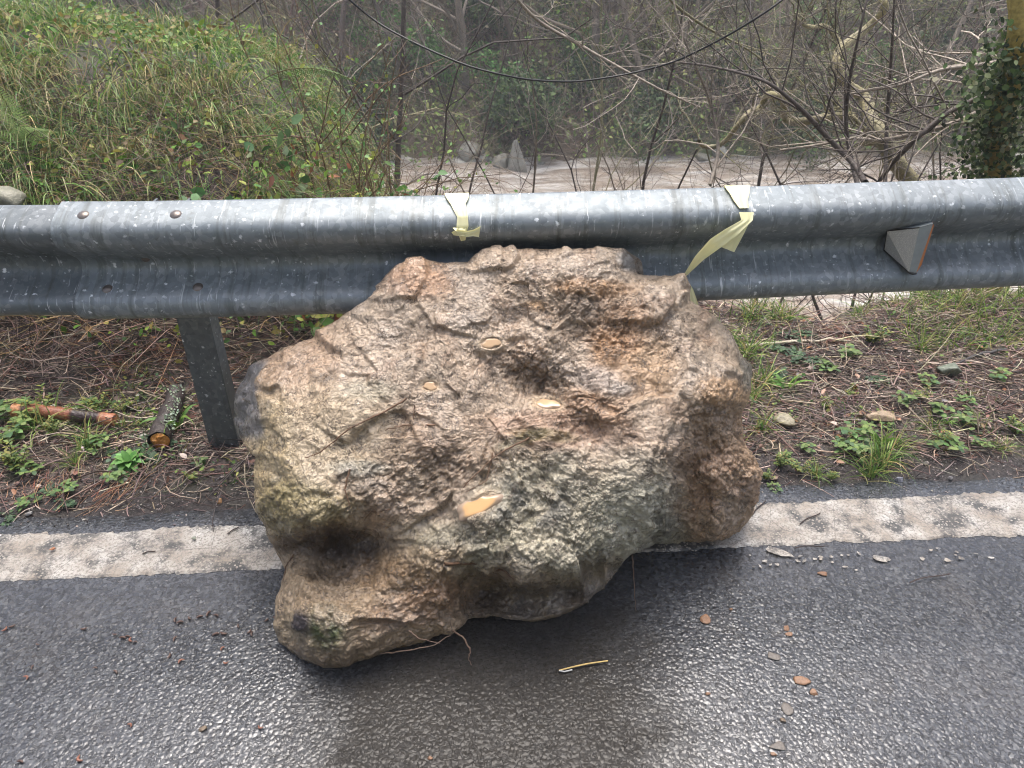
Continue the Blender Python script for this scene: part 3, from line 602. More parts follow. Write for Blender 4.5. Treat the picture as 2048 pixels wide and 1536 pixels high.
for bx_, by_, lo, hi, r_ in [(169, 433, .03, .18, .0165), (353, 432, .03, .18, .0165), (217, 580, .6, .8, .0155), (397, 577, .6, .8, .0155)]:
    s_, x_ = find_s(bx_, by_, lo, hi); p_, n_ = rail_pt(x_, s_, .0005); mb = MB(); dome(mb, p_, n_, r_, .010); mb.build('bolt', M['bolt'], rail)
s_, x_ = find_s(296, 522, .42, .56); p_, n_ = rail_pt(x_, .48, .002); mb = MB(); dome(mb, p_, np.array([0, -1, .1]), .012, .007); mb.build('bolt', M['bolt'], rail)
# reflector wedge in the trough
ref = empty('reflector', (0, 0, 0)); ref.parent = rail; ref['label'] = 'wedge-shaped marker with pale grey reflective sheet facing left and orange facing right'
def RP(px, py, s, lift=0):
    q = find_s(px, py, s-.03, s+.03); return q
def RPY(px, py, dout):
    # point on the pixel ray that lies dout in front of the rail's back line
    lo, hi = 1.0, 2.6
    for _ in range(40):
        m = (lo+hi)/2; q = P(px, py, m)
        if q[1] < rail_y(q[0])-dout: lo = m
        else: hi = m
    return P(px, py, (lo+hi)/2)
A0 = RPY(1774, 462, .046); B0 = RPY(1839, 455, .098); C0 = RPY(1818, 545, .094); D0 = RPY(1768, 500, .018)
B1 = RPY(1866, 448, .098); C1 = RPY(1832, 547, .094); A2 = B1+np.array([.022, .06, 0]); D2 = C1+np.array([.02, .055, .015])
mb = MB(); mb.add(np.array([A0, B0, C0, D0])-GL, [[0, 3, 2, 1]]); mb.build('reflective_panel', M['refl'], ref, False)
mb = MB(); e_ = np.array([0, .002, 0]); mb.add(np.array([B0, B1, C1, C0])-GL, [[0, 3, 2, 1]]); mb.add(np.array([A0+e_*6, B0+e_, B1+e_, A2])-GL, [[0, 1, 2, 3]]); mb.add(np.array([D0+e_*6, C0+e_, C1+e_, D2])-GL, [[0, 3, 2, 1]]); mb.build('housing', M['greyp'], ref, False)
mb = MB(); mb.add(np.array([B1, A2, D2, C1])-GL, [[0, 3, 2, 1]]); mb.add(np.array([B1, B1+[.006, .004, -.004], C1+[.010, .004, .022], C1])-GL, [[0, 1, 2, 3]]); mb.build('orange_panel', M['orange'], ref, False)
mb = MB(); loop = np.array([A0, B0, B1, C1, C0, D0, A0]); mb.tube(loop[[5, 0, 1]]-GL, .0016, 6); mb.tube(loop[[3, 4, 5]]-GL, .0022, 6); mb.tube(np.array([C0, C0+[.010, 0, -.004], C1])-GL, .003, 6); mb.build('rubber_edge', M['rub'], ref)

# ------------------------------------------------------------------ tapes
def ribbon(mb, L_, R_, n=6):
    """left edge and right edge point lists -> crumpled strip"""
    L_ = np.array(L_); R_ = np.array(R_); m = len(L_); t = np.linspace(0, m-1, (m-1)*n+1)
    Li = np.stack([np.interp(t, np.arange(m), L_[:, k_]) for k_ in range(3)], -1); Ri = np.stack([np.interp(t, np.arange(m), R_[:, k_]) for k_ in range(3)], -1)
    u = np.linspace(0, 1, 9)[None, :, None]; G = Li[:, None]*(1-u)+Ri[:, None]*u
    cr = np.sin(u[..., 0]*math.pi*4+t[:, None]*.8)*.0011; G[..., 1] -= cr+.0015; G[..., 2] += cr*.6
    mb.add(G.reshape(-1, 3), gridq(len(t), 9))
    mb.add((G+np.array([0, .0006, -.0002])).reshape(-1, 3), gridq(len(t), 9)[:, ::-1])
def rx_s(px, py, s):
    d_, z_ = np.interp(s, prs, pd), np.interp(s, prs, pz); q = PZ(px, py, ZT+z_); p_, n_ = rail_pt(q[0], s, .011); return p_
mb = MB()
sl = [0.0, .02, .05, .09, .13, .17, .21, .25]
lx = [889, 890, 893, 900, 905, 912, 912, 916]; rxs = [938, 938, 936, 930, 932, 934, 936, 930]; yy_ = [397, 402, 412, 425, 440, 455, 463, 472]
L_ = [rx_s(a, b, s) for a, b, s in zip(lx, yy_, sl)]; R_ = [rx_s(a, b, s) for a, b, s in zip(rxs, yy_, sl)]
L_ = [L_[0]+[0, .02, -.05]]+L_; R_ = [R_[0]+[0, .02, -.05]]+R_
ribbon(mb, L_, R_)
def rel(pts): return [RPY(a, b, c_) for a, b, c_ in pts]
ribbon(mb, rel([(912, 458, .088), (930, 462, .095), (945, 460, .092), (961, 452, .09)]), rel([(914, 466, .088), (930, 474, .095), (946, 472, .092), (958, 474, .086)]))
ribbon(mb, rel([(905, 455, .09), (912, 462, .1), (918, 472, .097), (922, 482, .088)]), rel([(932, 455, .09), (930, 466, .1), (932, 475, .097), (931, 480, .088)]))
ribbon(mb, rel([(903, 464, .086), (915, 458, .1), (935, 462, .1)]), rel([(907, 470, .086), (920, 472, .1), (938, 470, .098)]))
tag(mb.build('tape', M['tape']), 'short knotted strip of pale yellow tape tied over the guardrail above the boulder', 'tape')
mb = MB()
sl = [0, .03, .07, .12, .17]; lx = [1447, 1452, 1463, 1474, 1482]; rxs = [1498, 1499, 1502, 1504, 1505]; yl = [379, 388, 402, 420, 428]; yr = [377, 386, 400, 420, 434]
L_ = [rx_s(a, b, s) for a, b, s in zip(lx, yl, sl)]; R_ = [rx_s(a, b, s) for a, b, s in zip(rxs, yr, sl)]
L_ = [L_[0]+[0, .02, -.05]]+L_; R_ = [R_[0]+[0, .02, -.05]]+R_
ribbon(mb, L_, R_)
ribbon(mb, rel([(1478, 424, .086), (1482, 440, .1), (1450, 458, .12), (1420, 478, .13), (1390, 512, .12), (1366, 551, .1)]), rel([(1507, 424, .086), (1505, 440, .1), (1478, 466, .115), (1442, 494, .125), (1406, 520, .12), (1369, 555, .1)]))
ribbon(mb, rel([(1505, 432, .09), (1488, 466, .105), (1468, 504, .11)]), rel([(1500, 436, .09), (1462, 474, .108), (1441, 493, .112)]))
ribbon(mb, rel([(1366, 552, .1), (1378, 585, .10), (1380, 606, .10)]), rel([(1370, 552, .1), (1386, 578, .09), (1397, 610, .09)]))
tag(mb.build('tape', M['tape']), 'long twisted strip of pale yellow tape hanging from guardrail to the boulder top', 'tape')

# ------------------------------------------------------------------ fallen logs, stones, crumbs on the verge and road
def on_ground(px, py, up=0.0, z0=0.0):
    z = z0
    for _ in range(6):
        p = PZ(px, py, z); z = float(gh(p[0], p[1]))
    p[2] = z+up; return p
a, b = on_ground(36, 836, .034), on_ground(236, 854, .032)
t = np.linspace(0, 1, 26)[:, None]; pts = a*(1-t)+b*t; pts[:, 2] += .004*np.sin(t[:, 0]*5)
cc = np.where((np.sin(t*9+1)+.6*np.sin(t*23)) > .35, lin(52, 38, 36)[None], lin(146, 92, 68)[None]); cc[:3] = lin(190, 136, 96); cc[-4:] = lin(170, 112, 84)
mb = MB(); mb.tube(pts-a, .025*(1-.15*t[:, 0])*(1+.08*pn(pts*30)), 14, cc, True, .18)
LG = empty('broken_branch', tuple(a)); tag(LG, 'stripped reddish broken branch lying flat on the verge left of the post', 'branch')
mb.build('branch_wood', vmat('stripped_wood', .3, 130, .45, .003, 130), LG)
mb = MB(); n = 150; q = a+(b-a)*rng.uniform(.2, .75, (n, 1)); an_ = rng.uniform(.6, 2.2, n); q = q+np.stack([0*an_, np.cos(an_)*-.004+.012, .018+0*an_], -1)+rng.normal(size=(n, 3))*.003
leaves(mb, q-a, rng.normal(size=(n, 3)), np.tile([0, 0, 1.], (n, 1)), .007, .006, pick([lin(190, 196, 170)], n)); mb.build('lichen', M['leaf'], LG)
a, b = on_ground(342, 748, .034), on_ground(326, 902, .040)
t = np.linspace(0, 1, 30)[:, None]; pts = a*(1-t)+b*t; pts[:, 0] += .006*np.sin(t[:, 0]*6)
mb = MB(); mb.tube(pts-a, .029+.004*t[:, 0]+.003*pn(pts*40), 16, lin(62, 52, 50)*.8, False, .22)
LG = empty('fallen_log', tuple(a)); tag(LG, 'dark bark log with pale lichen and a bright orange broken end beside the post', 'log'); mb.build('bark', M['bark'], LG)
mb = MB(); e = unit(b-a); s1 = unit(np.cross(e, [0, 0, 1])); s2 = np.cross(s1, e); V = [b-a+e*.006]
for k_ in range(3):
    for q in range(16):
        an_ = q*math.pi/8; rr_ = .029*(k_+1)/3; V.append(b-a+e*(.004 if k_ < 2 else -.002)+(s1*math.cos(an_)+s2*math.sin(an_))*rr_+e*.007*float(pn(np.array([q*1.7, k_*2.3, .5]))))
T_ = [[0, 1+q, 1+(q+1) % 16] for q in range(16)]; Q_ = [[1+k_*16+q, 17+k_*16+q, 17+k_*16+(q+1) % 16, 1+k_*16+(q+1) % 16] for k_ in range(2) for q in range(16)]
mb.add(np.array(V), Q_, T_); mb.build('broken_end', M['wood'], LG, False)
mb = MB(); n = 260; tq = rng.uniform(0, .85, (n, 1)); an_ = rng.normal(.75, .35, n); q = a+(b-a)*tq+(np.array([1, 0, 0])*np.sin(an_)[:, None]+np.array([0, 0, 1])*np.cos(an_)[:, None])*.030
leaves(mb, q-a, rng.normal(size=(n, 3)), np.tile([.7, 0, .7], (n, 1)), .009, .008, pick([lin(176, 190, 168), lin(150, 170, 140)], n)); mb.build('lichen', M['leaf'], LG)

def stone_mesh(name, sx, sy, sz, seed, col, flat=.5, n=22):
    u = np.linspace(0, 2*math.pi, 2*n, endpoint=False)[None]; v = np.linspace(.02, math.pi-.02, n)[:, None]
    D = np.stack([np.sin(v)*np.cos(u), np.sin(v)*np.sin(u), np.cos(v)+0*u], -1); rg = np.random.default_rng(seed)
    pl = unit(rg.normal(size=(13, 3))); dd = rg.uniform(.55, .95, 13)
    r_ = np.min(np.where((D@pl.T) > .15, dd/np.maximum(D@pl.T, .15), 9), -1); r_ = np.minimum(r_, 1.15)
    V = D*r_[..., None]*(1+.06*fbm(D+seed, 2.5, 4))[..., None]*np.array([sx, sy, sz]); i = np.arange(n-1)[:, None]*2*n; j = np.arange(2*n)[None]; j2 = (j+1) % (2*n)
    Q = np.stack([i+j, i+2*n+j, i+2*n+j2, i+j2], -1).reshape(-1, 4); c_ = np.array(col)*(1+.25*fbm(D+seed, 3, 3))[..., None]
    Vv = V.reshape(-1, 3); m_ = len(Vv); Vv = np.vstack([Vv, V[0].mean(0), V[-1].mean(0)]); C_ = np.vstack([c_.reshape(-1, 3), c_[0, 0], c_[-1, 0]])
    Tt = np.vstack([np.stack([np.full(2*n, m_), j[0], j2[0]], -1), np.stack([np.full(2*n, m_+1), (n-1)*2*n+j2[0], (n-1)*2*n+j[0]], -1)])
    return mesh(name, Vv, [Q, Tt], C_)
for (px_, py_, sx, sy, sz, rz, col, lab) in [
        (1892, 752, .052, .034, .034, .1, (112, 120, 106), 'angular grey-green stone in the twigs on the right verge'),
        (1563, 850, .046, .024, .022, -.55, (150, 142, 120), 'pale angular stone lying right of the boulder by the grass'),
        (1765, 842, .052, .028, .016, 0, (158, 138, 114), 'flat tan stone half sunk in the right verge'),
        (1676, 878, .012, .010, .010, 0, (190, 140, 90), 'small orange stone beside the green weeds on the right verge'),
        (1702, 992, .012, .008, .009, 0, (176, 132, 96), 'small orange stone on the inner edge of the white line'),
        (1795, 965, .014, .012, .014, .3, (150, 150, 160), 'rounded bluish-grey stone at the verge edge'),
        (1945, 884, .022, .016, .008, 0, (160, 142, 124), 'flat buff stone next to yellow-green weeds'),
        (2036, 828, .020, .014, .010, 0, (156, 138, 116), 'buff stone at the right edge of the verge'),
        (1548, 960, .016, .010, .006, 0, (134, 112, 96), 'flat brown stone chip against the right foot of the boulder'),
        (440, 1006, .009, .007, .008, 0, (196, 152, 112), 'tiny tan stone on wet edge left of the boulder'),
        (2002, 806, .018, .010, .008, 0, (140, 128, 112), 'small flat stone near the right edge among twigs'),
        (1915, 705, .022, .012, .008, 0, (150, 140, 130), 'small grey stone above the grey-green stone'),
        (372, 905, .010, .008, .006, 0, (150, 148, 140), 'small grey stone below the dark log'),
        (395, 1100, .007, .006, .004, 0, (150, 156, 140), 'grey pebble on the white line left of the boulder'),
        (116, 1122, .008, .005, .004, .4, (176, 120, 84), 'orange pebble on the white line at the far left'),
        (245, 965, .020, .012, .006, .1, (170, 172, 160), 'pale crumbly stone under the leafy rosette'), (1640, 905, .012, .009, .008, .4, (120, 112, 104), 'small dark stone between pale angular and orange stones'),
        (1850, 930, .010, .008, .006, .2, (150, 142, 134), 'small pale stone right of the green grass tuft at the verge edge'), (1900, 960, .008, .006, .005, 0, (128, 124, 124), 'tiny grey stone on the muddy verge edge right of the bluish stone'), (1640, 985, .010, .007, .006, .5, (170, 166, 156), 'small whitish stone at the verge edge left of the orange stone'),
        (1735, 770, .014, .009, .008, .7, (120, 108, 98), 'small brown stone left of the grey-green stone'), (60, 1030, .011, .008, .006, 0, (140, 136, 134), 'small grey stone at the verge edge on the far left'), (170, 1045, .014, .009, .006, .4, (154, 148, 140), 'pale flat stone on the wet edge below the weeds at left')]:
    g_ = on_ground(px_, py_); 
    if px_ in (395, 116): g_[2] = .009
    o = link('stone', stone_mesh('stone', sx, sy, sz, px_, lin(*col)), M['stone'], loc=tuple(g_+[0, 0, sz*.35+(.012 if sx > .03 else .005)])); o.rotation_euler = (0, 0, rz); tag(o, lab, 'stone')
g_ = on_ground(12, 400, 0, .45); P0 = P(10, 408, 2.55)
o = link('stone', stone_mesh('stone', .07, .06, .05, 5, lin(128, 126, 108)), M['stone'], loc=tuple(P0)); tag(o, 'pale yellowish stone on the bank behind the guardrail at the left edge', 'stone')
for i_, (px_, py_, sx, sy, lab) in enumerate([
        (1410, 1238, .017, .014, 'rounded orange mud lump on asphalt at the rim of the dark patch'), (1573, 1256, .009, .008, 'upper half of a pair of mud lumps on the asphalt'), (1579, 1268, .009, .008, 'lower half of a pair of mud lumps on the asphalt'),
        (1602, 1362, .020, .011, 'flat orange mud smear, larger of two touching lumps'), (1628, 1384, .010, .009, 'smaller orange mud lump touching the flat smear'), (1646, 1148, .014, .007, 'flat orange mud chip below the big white paint flake'),
        (1416, 1387, .006, .005, 'tiny mud crumb left of the flat orange smear'), (1462, 1218, .004, .004, 'tiny mud crumb right of the rounded orange lump'), (1548, 1508, .007, .005, 'mud crumb near the bottom edge of the road'),
        (1566, 1440, .008, .006, 'dark brown crumb below the flat orange smear'), (860, 1516, .006, .005, 'pale tan crumb at the bottom of the dark patch'), (404, 1458, .009, .008, 'round grey-brown pebble on the left asphalt'), (1546, 1312, .016, .013, 'faint pale smear of mud above the two touching lumps'), (1575, 1418, .012, .016, 'pale mud smear below the two touching lumps'), (1556, 1492, .018, .010, 'thin tan mud smear near the bottom right of the road')]):
    p_ = PZ(px_, py_, .006); c_ = lin(132, 100, 76) if i_ not in (9, 11) else lin(110, 96, 80)
    if i_ > 11: c_ = lin(104, 98, 92)
    o = link('mud_lump', stone_mesh('mud_lump', sx, sy, .0022+(.12*sx if i_ < 12 else 0), 40+i_, c_, n=16), M['clod'], loc=tuple(p_)); tag(o, lab, 'mud lump', 'mud lumps fallen on the asphalt')
LM = [(410, 780, 'post'), (335, 830, 'dark log'), (135, 835, 'reddish branch'), (262, 930, 'leafy rosette'), (1893, 745, 'grey-green stone'), (1563, 850, 'pale angular stone'), (1765, 842, 'flat tan stone'), (1795, 965, 'bluish stone'), (1460, 690, 'boulder shoulder'), (1525, 950, 'right foot of the boulder'), (1820, 600, 'rail below the reflector'), (1690, 690, 'bleached stick'), (0, 870, 'left photo edge'), (2048, 840, 'right photo edge'), (60, 640, 'rail at far left'),
      (915, 420, 'short tape'), (1470, 400, 'long tape'), (1820, 440, 'reflector'), (600, 130, 'arching fern'), (1150, 165, 'lowest dip of the cable'), (1740, 230, 'crooked mossy tree'), (2000, 250, 'ivy tree'), (1036, 320, 'tall pale river rock'), (893, 150, 'round green bush'), (200, 420, 'rail joint'), (1450, 280, 'tip of the bent limb'), (700, 0, 'upper left end of the cable'), (1560, 0, 'upper right end of the cable'), (1300, 330, 'middle stretch of river'), (300, 30, 'top of the grass bank'), (620, 1330, 'left foot of the boulder'), (404, 1458, 'round grey-brown pebble'), (116, 1122, 'pebble on the white line'), (0, 1536, 'lower left photo corner')]
used_lab = set()
def where(px_, py_, base):
    o_ = sorted(LM, key=lambda q: (q[0]-px_)**2+(q[1]-py_)**2)
    for q in o_[:12]:
        dx, dy = px_-q[0], py_-q[1]; d_ = (dx*dx+dy*dy)**.5; close = 'just ' if d_ < 60 else ('' if d_ < 160 else 'some way ')
        if 'edge' in q[2]: ds = ['near the '+q[2]]
        elif abs(dx) > 1.6*abs(dy): ds = [close+('right of the ' if dx > 0 else 'left of the ')+q[2]]
        elif abs(dy) > 1.6*abs(dx): ds = [close+('below the ' if dy > 0 else 'above the ')+q[2]]
        else: ds = [close+('below and ' if dy > 0 else 'above and ')+('right of the ' if dx > 0 else 'left of the ')+q[2]]
        l_ = base+' '+ds[0]
        if len(l_.split()) > 16: l_ = l_.replace('some way ', '').replace('just ', '')
        if len(l_.split()) > 16: l_ = l_.replace('far-bank ', '').replace('upper ', '').replace(' light green', '')
        if l_ not in used_lab: used_lab.add(l_); return l_
    return base+' '+ds[0]
def pix(l_):
    q = np.array(l_)-[0, 0, H]; zc = q[1]*cp-q[2]*sp_; yc = q[1]*sp_+q[2]*cp; return 1024+F*q[0]/zc, 768-F*yc/zc
# reddish bud scales and seed husks on the left asphalt
HP = [(400, 1235), (380, 1236), (418, 1228), (432, 1232), (352, 1240), (360, 1246), (270, 1285), (264, 1279), (255, 1274), (245, 1277), (432, 1270), (448, 1266), (478, 1252), (498, 1263), (505, 1268), (532, 1240), (548, 1238), (337, 1312), (351, 1278), (446, 1298), (452, 1324), (363, 1324), (190, 1337), (76, 1288), (168, 1257), (230, 1268),
      (8, 1258), (24, 1252), (50, 1357), (258, 1452), (522, 1453), (163, 1516), (40, 1525), (66, 1335), (230, 1345)]
mb = MB()
pr = []
for k_ in range(2):
    mb = MB(); t = np.linspace(-1, 1, 7); arc = np.stack([t*.0075, .003*(1-t*t)*(1+k_), .0015+0*t], -1); mb.tube(arc, .0026*(1.1-t*t*.7), 6, [lin(84, 62, 54), lin(134, 88, 70)][k_]); pr.append(mb)
protoh = [pr[0].build('seed_husk', M['clod']), pr[1].build('seed_husk', M['clod'])]
red = {(264, 1279), (446, 1298), (452, 1324), (258, 1452), (522, 1453), (50, 1357), (163, 1516), (8, 1258), (363, 1324)}
seen = [0, 0]
for q in HP:
    k_ = int(q in red); o = protoh[k_] if not seen[k_] else protoh[k_].copy()
    if seen[k_]: COL.objects.link(o)
    seen[k_] = 1; o.location = PZ(q[0], q[1], .007); o.rotation_euler = (0, 0, rng.uniform(0, 6.28)); o.scale = (rng.uniform(.7, 1.15),)*3
    tag(o, where(q[0], q[1], ['dark brown curled bud scale', 'orange-red curled bud scale'][k_]), 'bud scale', ['dark bud scales scattered on the left asphalt', 'orange bud scales scattered on the left asphalt'][k_])
mb = MB(); A, B = PZ(1118, 1341, .010), PZ(1216, 1322, .012); t = np.linspace(0, 1, 9)[:, None]; mb.tube(A*(1-t)+B*t+np.array([0, .003, 0])*np.sin(t*3), .0022*(1-.5*np.abs(t[:, 0]-.5)), 5, lin(206, 176, 110)); mb.tube(np.array([A, A+[.012, -.003, 0], A+[.03, .002, 0]]), .002, 4, lin(190, 190, 190))
tag(mb.build('straw', M['litter']), 'yellow straw stalk lying on the dark wet asphalt below the boulder', 'straw')
for a_, b_, lab in [((1590, 1096), (1650, 1090), 'short dark twig across the near edge of the white line'), ((1820, 1165), (1900, 1145), 'thin dark twig on the right asphalt'), ((285, 1108), (312, 1100), 'tiny brown twig on the left part of the white line'), ((455, 1068), (478, 1052), 'small forked twig on the white line beside the boulder'),
                    ((1600, 1048), (1640, 1024), 'thin brown twig on the white line right of the boulder'), ((1505, 1030), (1530, 1000), 'curled twig between the boulder and the white line')]:
    mb = MB(); A, B = PZ(*a_, .012), PZ(*b_, .012); t = np.linspace(0, 1, 7)[:, None]; mb.tube(A*(1-t)+B*t+np.array([0, .004, 0])*np.sin(t*5), .0016, 5, lin(60, 44, 38)); tag(mb.build('twig', M['litter']), lab, 'twig')
for a_, b_, r_, c_, lab in [((1490, 700), (1720, 690), .008, (190, 180, 158), 'bleached pale stick lying on the verge below the guardrail'), ((1640, 672), (2040, 682), .006, (74, 58, 52), 'long dark stick across the right verge'),
                    ((2010, 705), (1900, 742), .008, (70, 66, 66), 'short thick black stick beside the grey-green stone'), ((100, 745), (350, 712), .004, (92, 66, 60), 'long thin curved brown twig above the reddish branch'),
                    ((1990, 625), (1860, 655), .007, (120, 108, 96), 'grey stick under the guardrail at the right'), ((1580, 762), (1670, 755), .004, (180, 160, 140), 'thin pale stick on the right verge'), ((1960, 640), (2046, 625), .009, (112, 96, 88), 'thick brown stick at the right edge under the guardrail')]:
    mb = MB(); A, B = on_ground(*a_, r_+.008), on_ground(*b_, r_+.008); t = np.linspace(0, 1, 12)[:, None]; pp = A*(1-t)+B*t; pp[:, 2] = np.maximum(gh(pp[:, 0], pp[:, 1])+r_+.004, pp[:, 2]); pp[:, 1] += .02*np.sin(t[:, 0]*3.1)+.003*rng.normal(size=12)
    mb.tube(pp, r_*(1-.5*t[:, 0]), 7, lin(*c_), True, .2); tag(mb.build('stick', M['litter']), lab, 'stick')

# ------------------------------------------------------------------ litter and low green on the verge
def scatter(n, x0, x1, v0, v1, dens=None):
    x = rng.uniform(x0, x1, n*3); v = rng.uniform(v0, v1, n*3); y = v+x*TA
    if dens is not None: k_ = rng.uniform(size=n*3) < dens(x, v); x, y = x[k_], y[k_]
    x, y = x[:n], y[:n]; return np.stack([x, y, gh(x, y)], -1)
mb = MB()
BROWN = [lin(142, 124, 114), lin(104, 88, 84), lin(166, 148, 132), lin(76, 64, 62), lin(184, 168, 148), lin(124, 96, 86)]
edge_d = lambda x, v: sm(1.78, 2.0, v+.08*n2(x, v, 5, 2))*.85+.15
for n_, L0, r0, cols, lift in [(23000, .035, .0014, BROWN, .006), (20000, .07, .0017, BROWN, .014), (2600, .14, .0026, BROWN+[lin(176, 156, 132)], .020), (3000, .05, .0011, [lin(136, 84, 66), lin(120, 76, 64)], .012)]:
    p = scatter(n_, -3.0, 3.2, 1.74, 3.0, edge_d); n = len(p); D = rng.normal(size=(n, 3)); D[:, 2] *= .12; D[:, 0] *= 1.5
    p[:, 2] += lift*rng.uniform(.1, 1.2, n); twigs(mb, p, D, L0*rng.uniform(.5, 1.6, n), r0*rng.uniform(.7, 1.4, n), pick(cols, n, .3), .12)
for _ in range(26):    # tufts of dead reddish needles and dry straw
    c0 = scatter(1, -2.0, 2.4, 1.72, 2.7)[0]; n = 45; p = c0+rng.normal(size=(n, 3))*[.05, .04, .004]; p[:, 2] = gh(p[:, 0], p[:, 1])+.012; D = unit(np.array([rng.normal(), rng.normal(), .1]))+rng.normal(size=(n, 3))*.35; D[:, 2] = np.abs(D[:, 2])*.5
    twigs(mb, p, D, rng.uniform(.04, .10, n), .0010, pick([lin(146, 92, 72), lin(170, 132, 100)], n), .1)
p = scatter(1500, -2.2, 2.6, 1.78, 3.0, edge_d); n = len(p); p[:, 2] += .012; D = rng.normal(size=(n, 3)); D[:, 2] *= .2; Nm = rng.normal(size=(n, 3))*.5+[0, 0, 1]
leaves(mb, p, D, Nm, rng.uniform(.012, .035, n), rng.uniform(.008, .02, n), pick([lin(104, 78, 66), lin(140, 112, 92), lin(80, 62, 56), lin(150, 104, 76), lin(150, 140, 130)], n, .3))
p = scatter(9000, -2.2, 2.6, 1.67, 2.1, lambda x, v: sm(1.66, 1.80, v+.05*n2(x, v, 6, 2))); n = len(p); p[:, 2] = np.maximum(p[:, 2]+.003, .006); D = rng.normal(size=(n, 3)); D[:, 2] *= .1   # fine debris at the asphalt edge
leaves(mb, p, D, rng.normal(size=(n, 3))*.4+[0, 0, 1], rng.uniform(.003, .010, n), rng.uniform(.002, .006, n), pick([lin(60, 50, 50), lin(96, 88, 88), lin(130, 118, 108), lin(40, 36, 36)], n, .3))
tag(mb.build('leaf_litter', M['litter']), 'layer of dead twigs, needles and brown leaves covering the verge', 'litter', kind='stuff')

GREEN = [lin(92, 114, 60), lin(116, 136, 74), lin(74, 98, 58), lin(138, 142, 78), lin(62, 86, 56)]
greend = lambda x, v: (sm(.02, .35, n2(x, v, 2.3, 3, 1.5))*(.35+.65*(x < -.55)))*sm(1.78, 2.0, v)
mb = MB()
p = scatter(5200, -2.3, 2.6, 1.75, 2.9, greend); n = len(p); p[:, 2] += rng.uniform(.004, .03, n); D = rng.normal(size=(n, 3)); D[:, 2] *= .25
leaves(mb, p, D, rng.normal(size=(n, 3))*.35+[0, -.3, 1], rng.uniform(.008, .022, n), rng.uniform(.006, .014, n), pick(GREEN, n))
p = scatter(3600, -2.3, 2.6, 1.80, 3.0, greend); n = len(p); D = rng.normal(size=(n, 3))*[1, 1, .4]+[0, -.2, 1.0]
blades(mb, p, D, rng.uniform(.03, .10, n), rng.uniform(.0015, .003, n), rng.uniform(.05, .3, n), pick(GREEN+[lin(176, 166, 100)], n), 4)
tag(mb.build('ground_cover', M['leaf']), 'low moss, seedlings and sprouting grass on the verge', 'ground cover', kind='stuff')

# individual weeds
def weed(kind, seed):
    global rng
    keep = rng; rng = np.random.default_rng(seed); mb = MB()
    if kind == 0:      # stalks with roundish leaves
        for s_ in range(11):
            a_ = rng.uniform(0, 6.28); h = rng.uniform(.02, .06); e = np.array([math.cos(a_)*rng.uniform(.01, .05), math.sin(a_)*rng.uniform(.01, .05), h]); mb.tube(np.array([[0, 0, 0], e*[.4, .4, .7], e]), .0009, 4, lin(120, 110, 60))
            for q in range(3):
                d = np.array([math.cos(a_+q*2.1), math.sin(a_+q*2.1), .1]); leaves(mb, e[None], d[None], np.array([[0, -.2, 1.]]), rng.uniform(.016, .030), rng.uniform(.014, .024), pick([lin(98, 124, 70), lin(122, 144, 84), lin(82, 108, 70)], 1, .15), .1, .2)
    elif kind == 1:    # grass tuft
        n = 60; p = rng.normal(size=(n, 3))*[.015, .015, 0]; D = rng.normal(size=(n, 3))*[.7, .7, .2]+[0, 0, 1]; blades(mb, p, D, rng.uniform(.08, .2, n), rng.uniform(.003, .005, n), rng.uniform(.1, .3, n), pick([lin(110, 140, 70), lin(150, 168, 96), lin(84, 120, 64), lin(190, 180, 120)], n, .15), 6)
    elif kind == 2:    # serrated clumps of small leaves on upright stems
        for s_ in range(9):
            d0 = unit(rng.normal(size=3)*[.6, .6, .1]+[0, 0, 1]); h = rng.uniform(.04, .09); mb.tube(np.array([[0, 0, 0], d0*h*.5, d0*h]), .001, 4, lin(96, 84, 56))
            for q in range(5):
                p = d0*h*(.35+.65*q/4); n = 3; a_ = rng.uniform(0, 6.28); D = np.array([[math.cos(a_+u*2.1), math.sin(a_+u*2.1), .35] for u in range(n)]); leaves(mb, np.tile(p, (n, 1)), D, np.tile([0, 0, 1.], (n, 1)), rng.uniform(.014, .024), .010, pick([lin(84, 108, 62), lin(114, 132, 72), lin(138, 140, 74)], n, .15))
    elif kind == 3:    # long strap leaves
        n = 9; a_ = rng.uniform(0, 6.28, n); D = np.stack([np.cos(a_), np.sin(a_), rng.uniform(.8, 1.8, n)], -1); blades(mb, np.zeros((n, 3)), D, rng.uniform(.07, .12, n), rng.uniform(.010, .016, n), .16, pick([lin(120, 158, 70), lin(96, 136, 66)], n, .12), 7)
    elif kind == 4:    # ivy-like dark blue-green leaves
        for s_ in range(7):
            a_ = rng.uniform(0, 6.28); e = np.array([math.cos(a_), math.sin(a_), 0])*rng.uniform(.03, .11); m_ = 5; P_ = e*np.linspace(0, 1, m_)[:, None]; P_[:, 2] += .02; mb.tube(P_, .001, 4, lin(90, 60, 50))
            n = m_*2; D = rng.normal(size=(n, 3))*[1, 1, .2]; leaves(mb, np.repeat(P_, 2, 0), D, rng.normal(size=(n, 3))*.3+[0, -.2, 1], rng.uniform(.02, .034, n), rng.uniform(.018, .028, n), pick([lin(78, 102, 78), lin(98, 124, 90), lin(62, 86, 62)], n, .15), .1, .1)
    rng = keep; return mb
names = ['clover_weed', 'grass_tuft', 'leafy_weed', 'strap_leaf_weed', 'trailing_ivy']
wl = ['low weed with rounded light green leaves', 'tuft of thin green grass', 'bushy yellow-green weed', 'weed with long smooth upright leaves', 'dark blue-green trailing creeper']
protos = {}
WE = [(280, 930, -1, 1)]
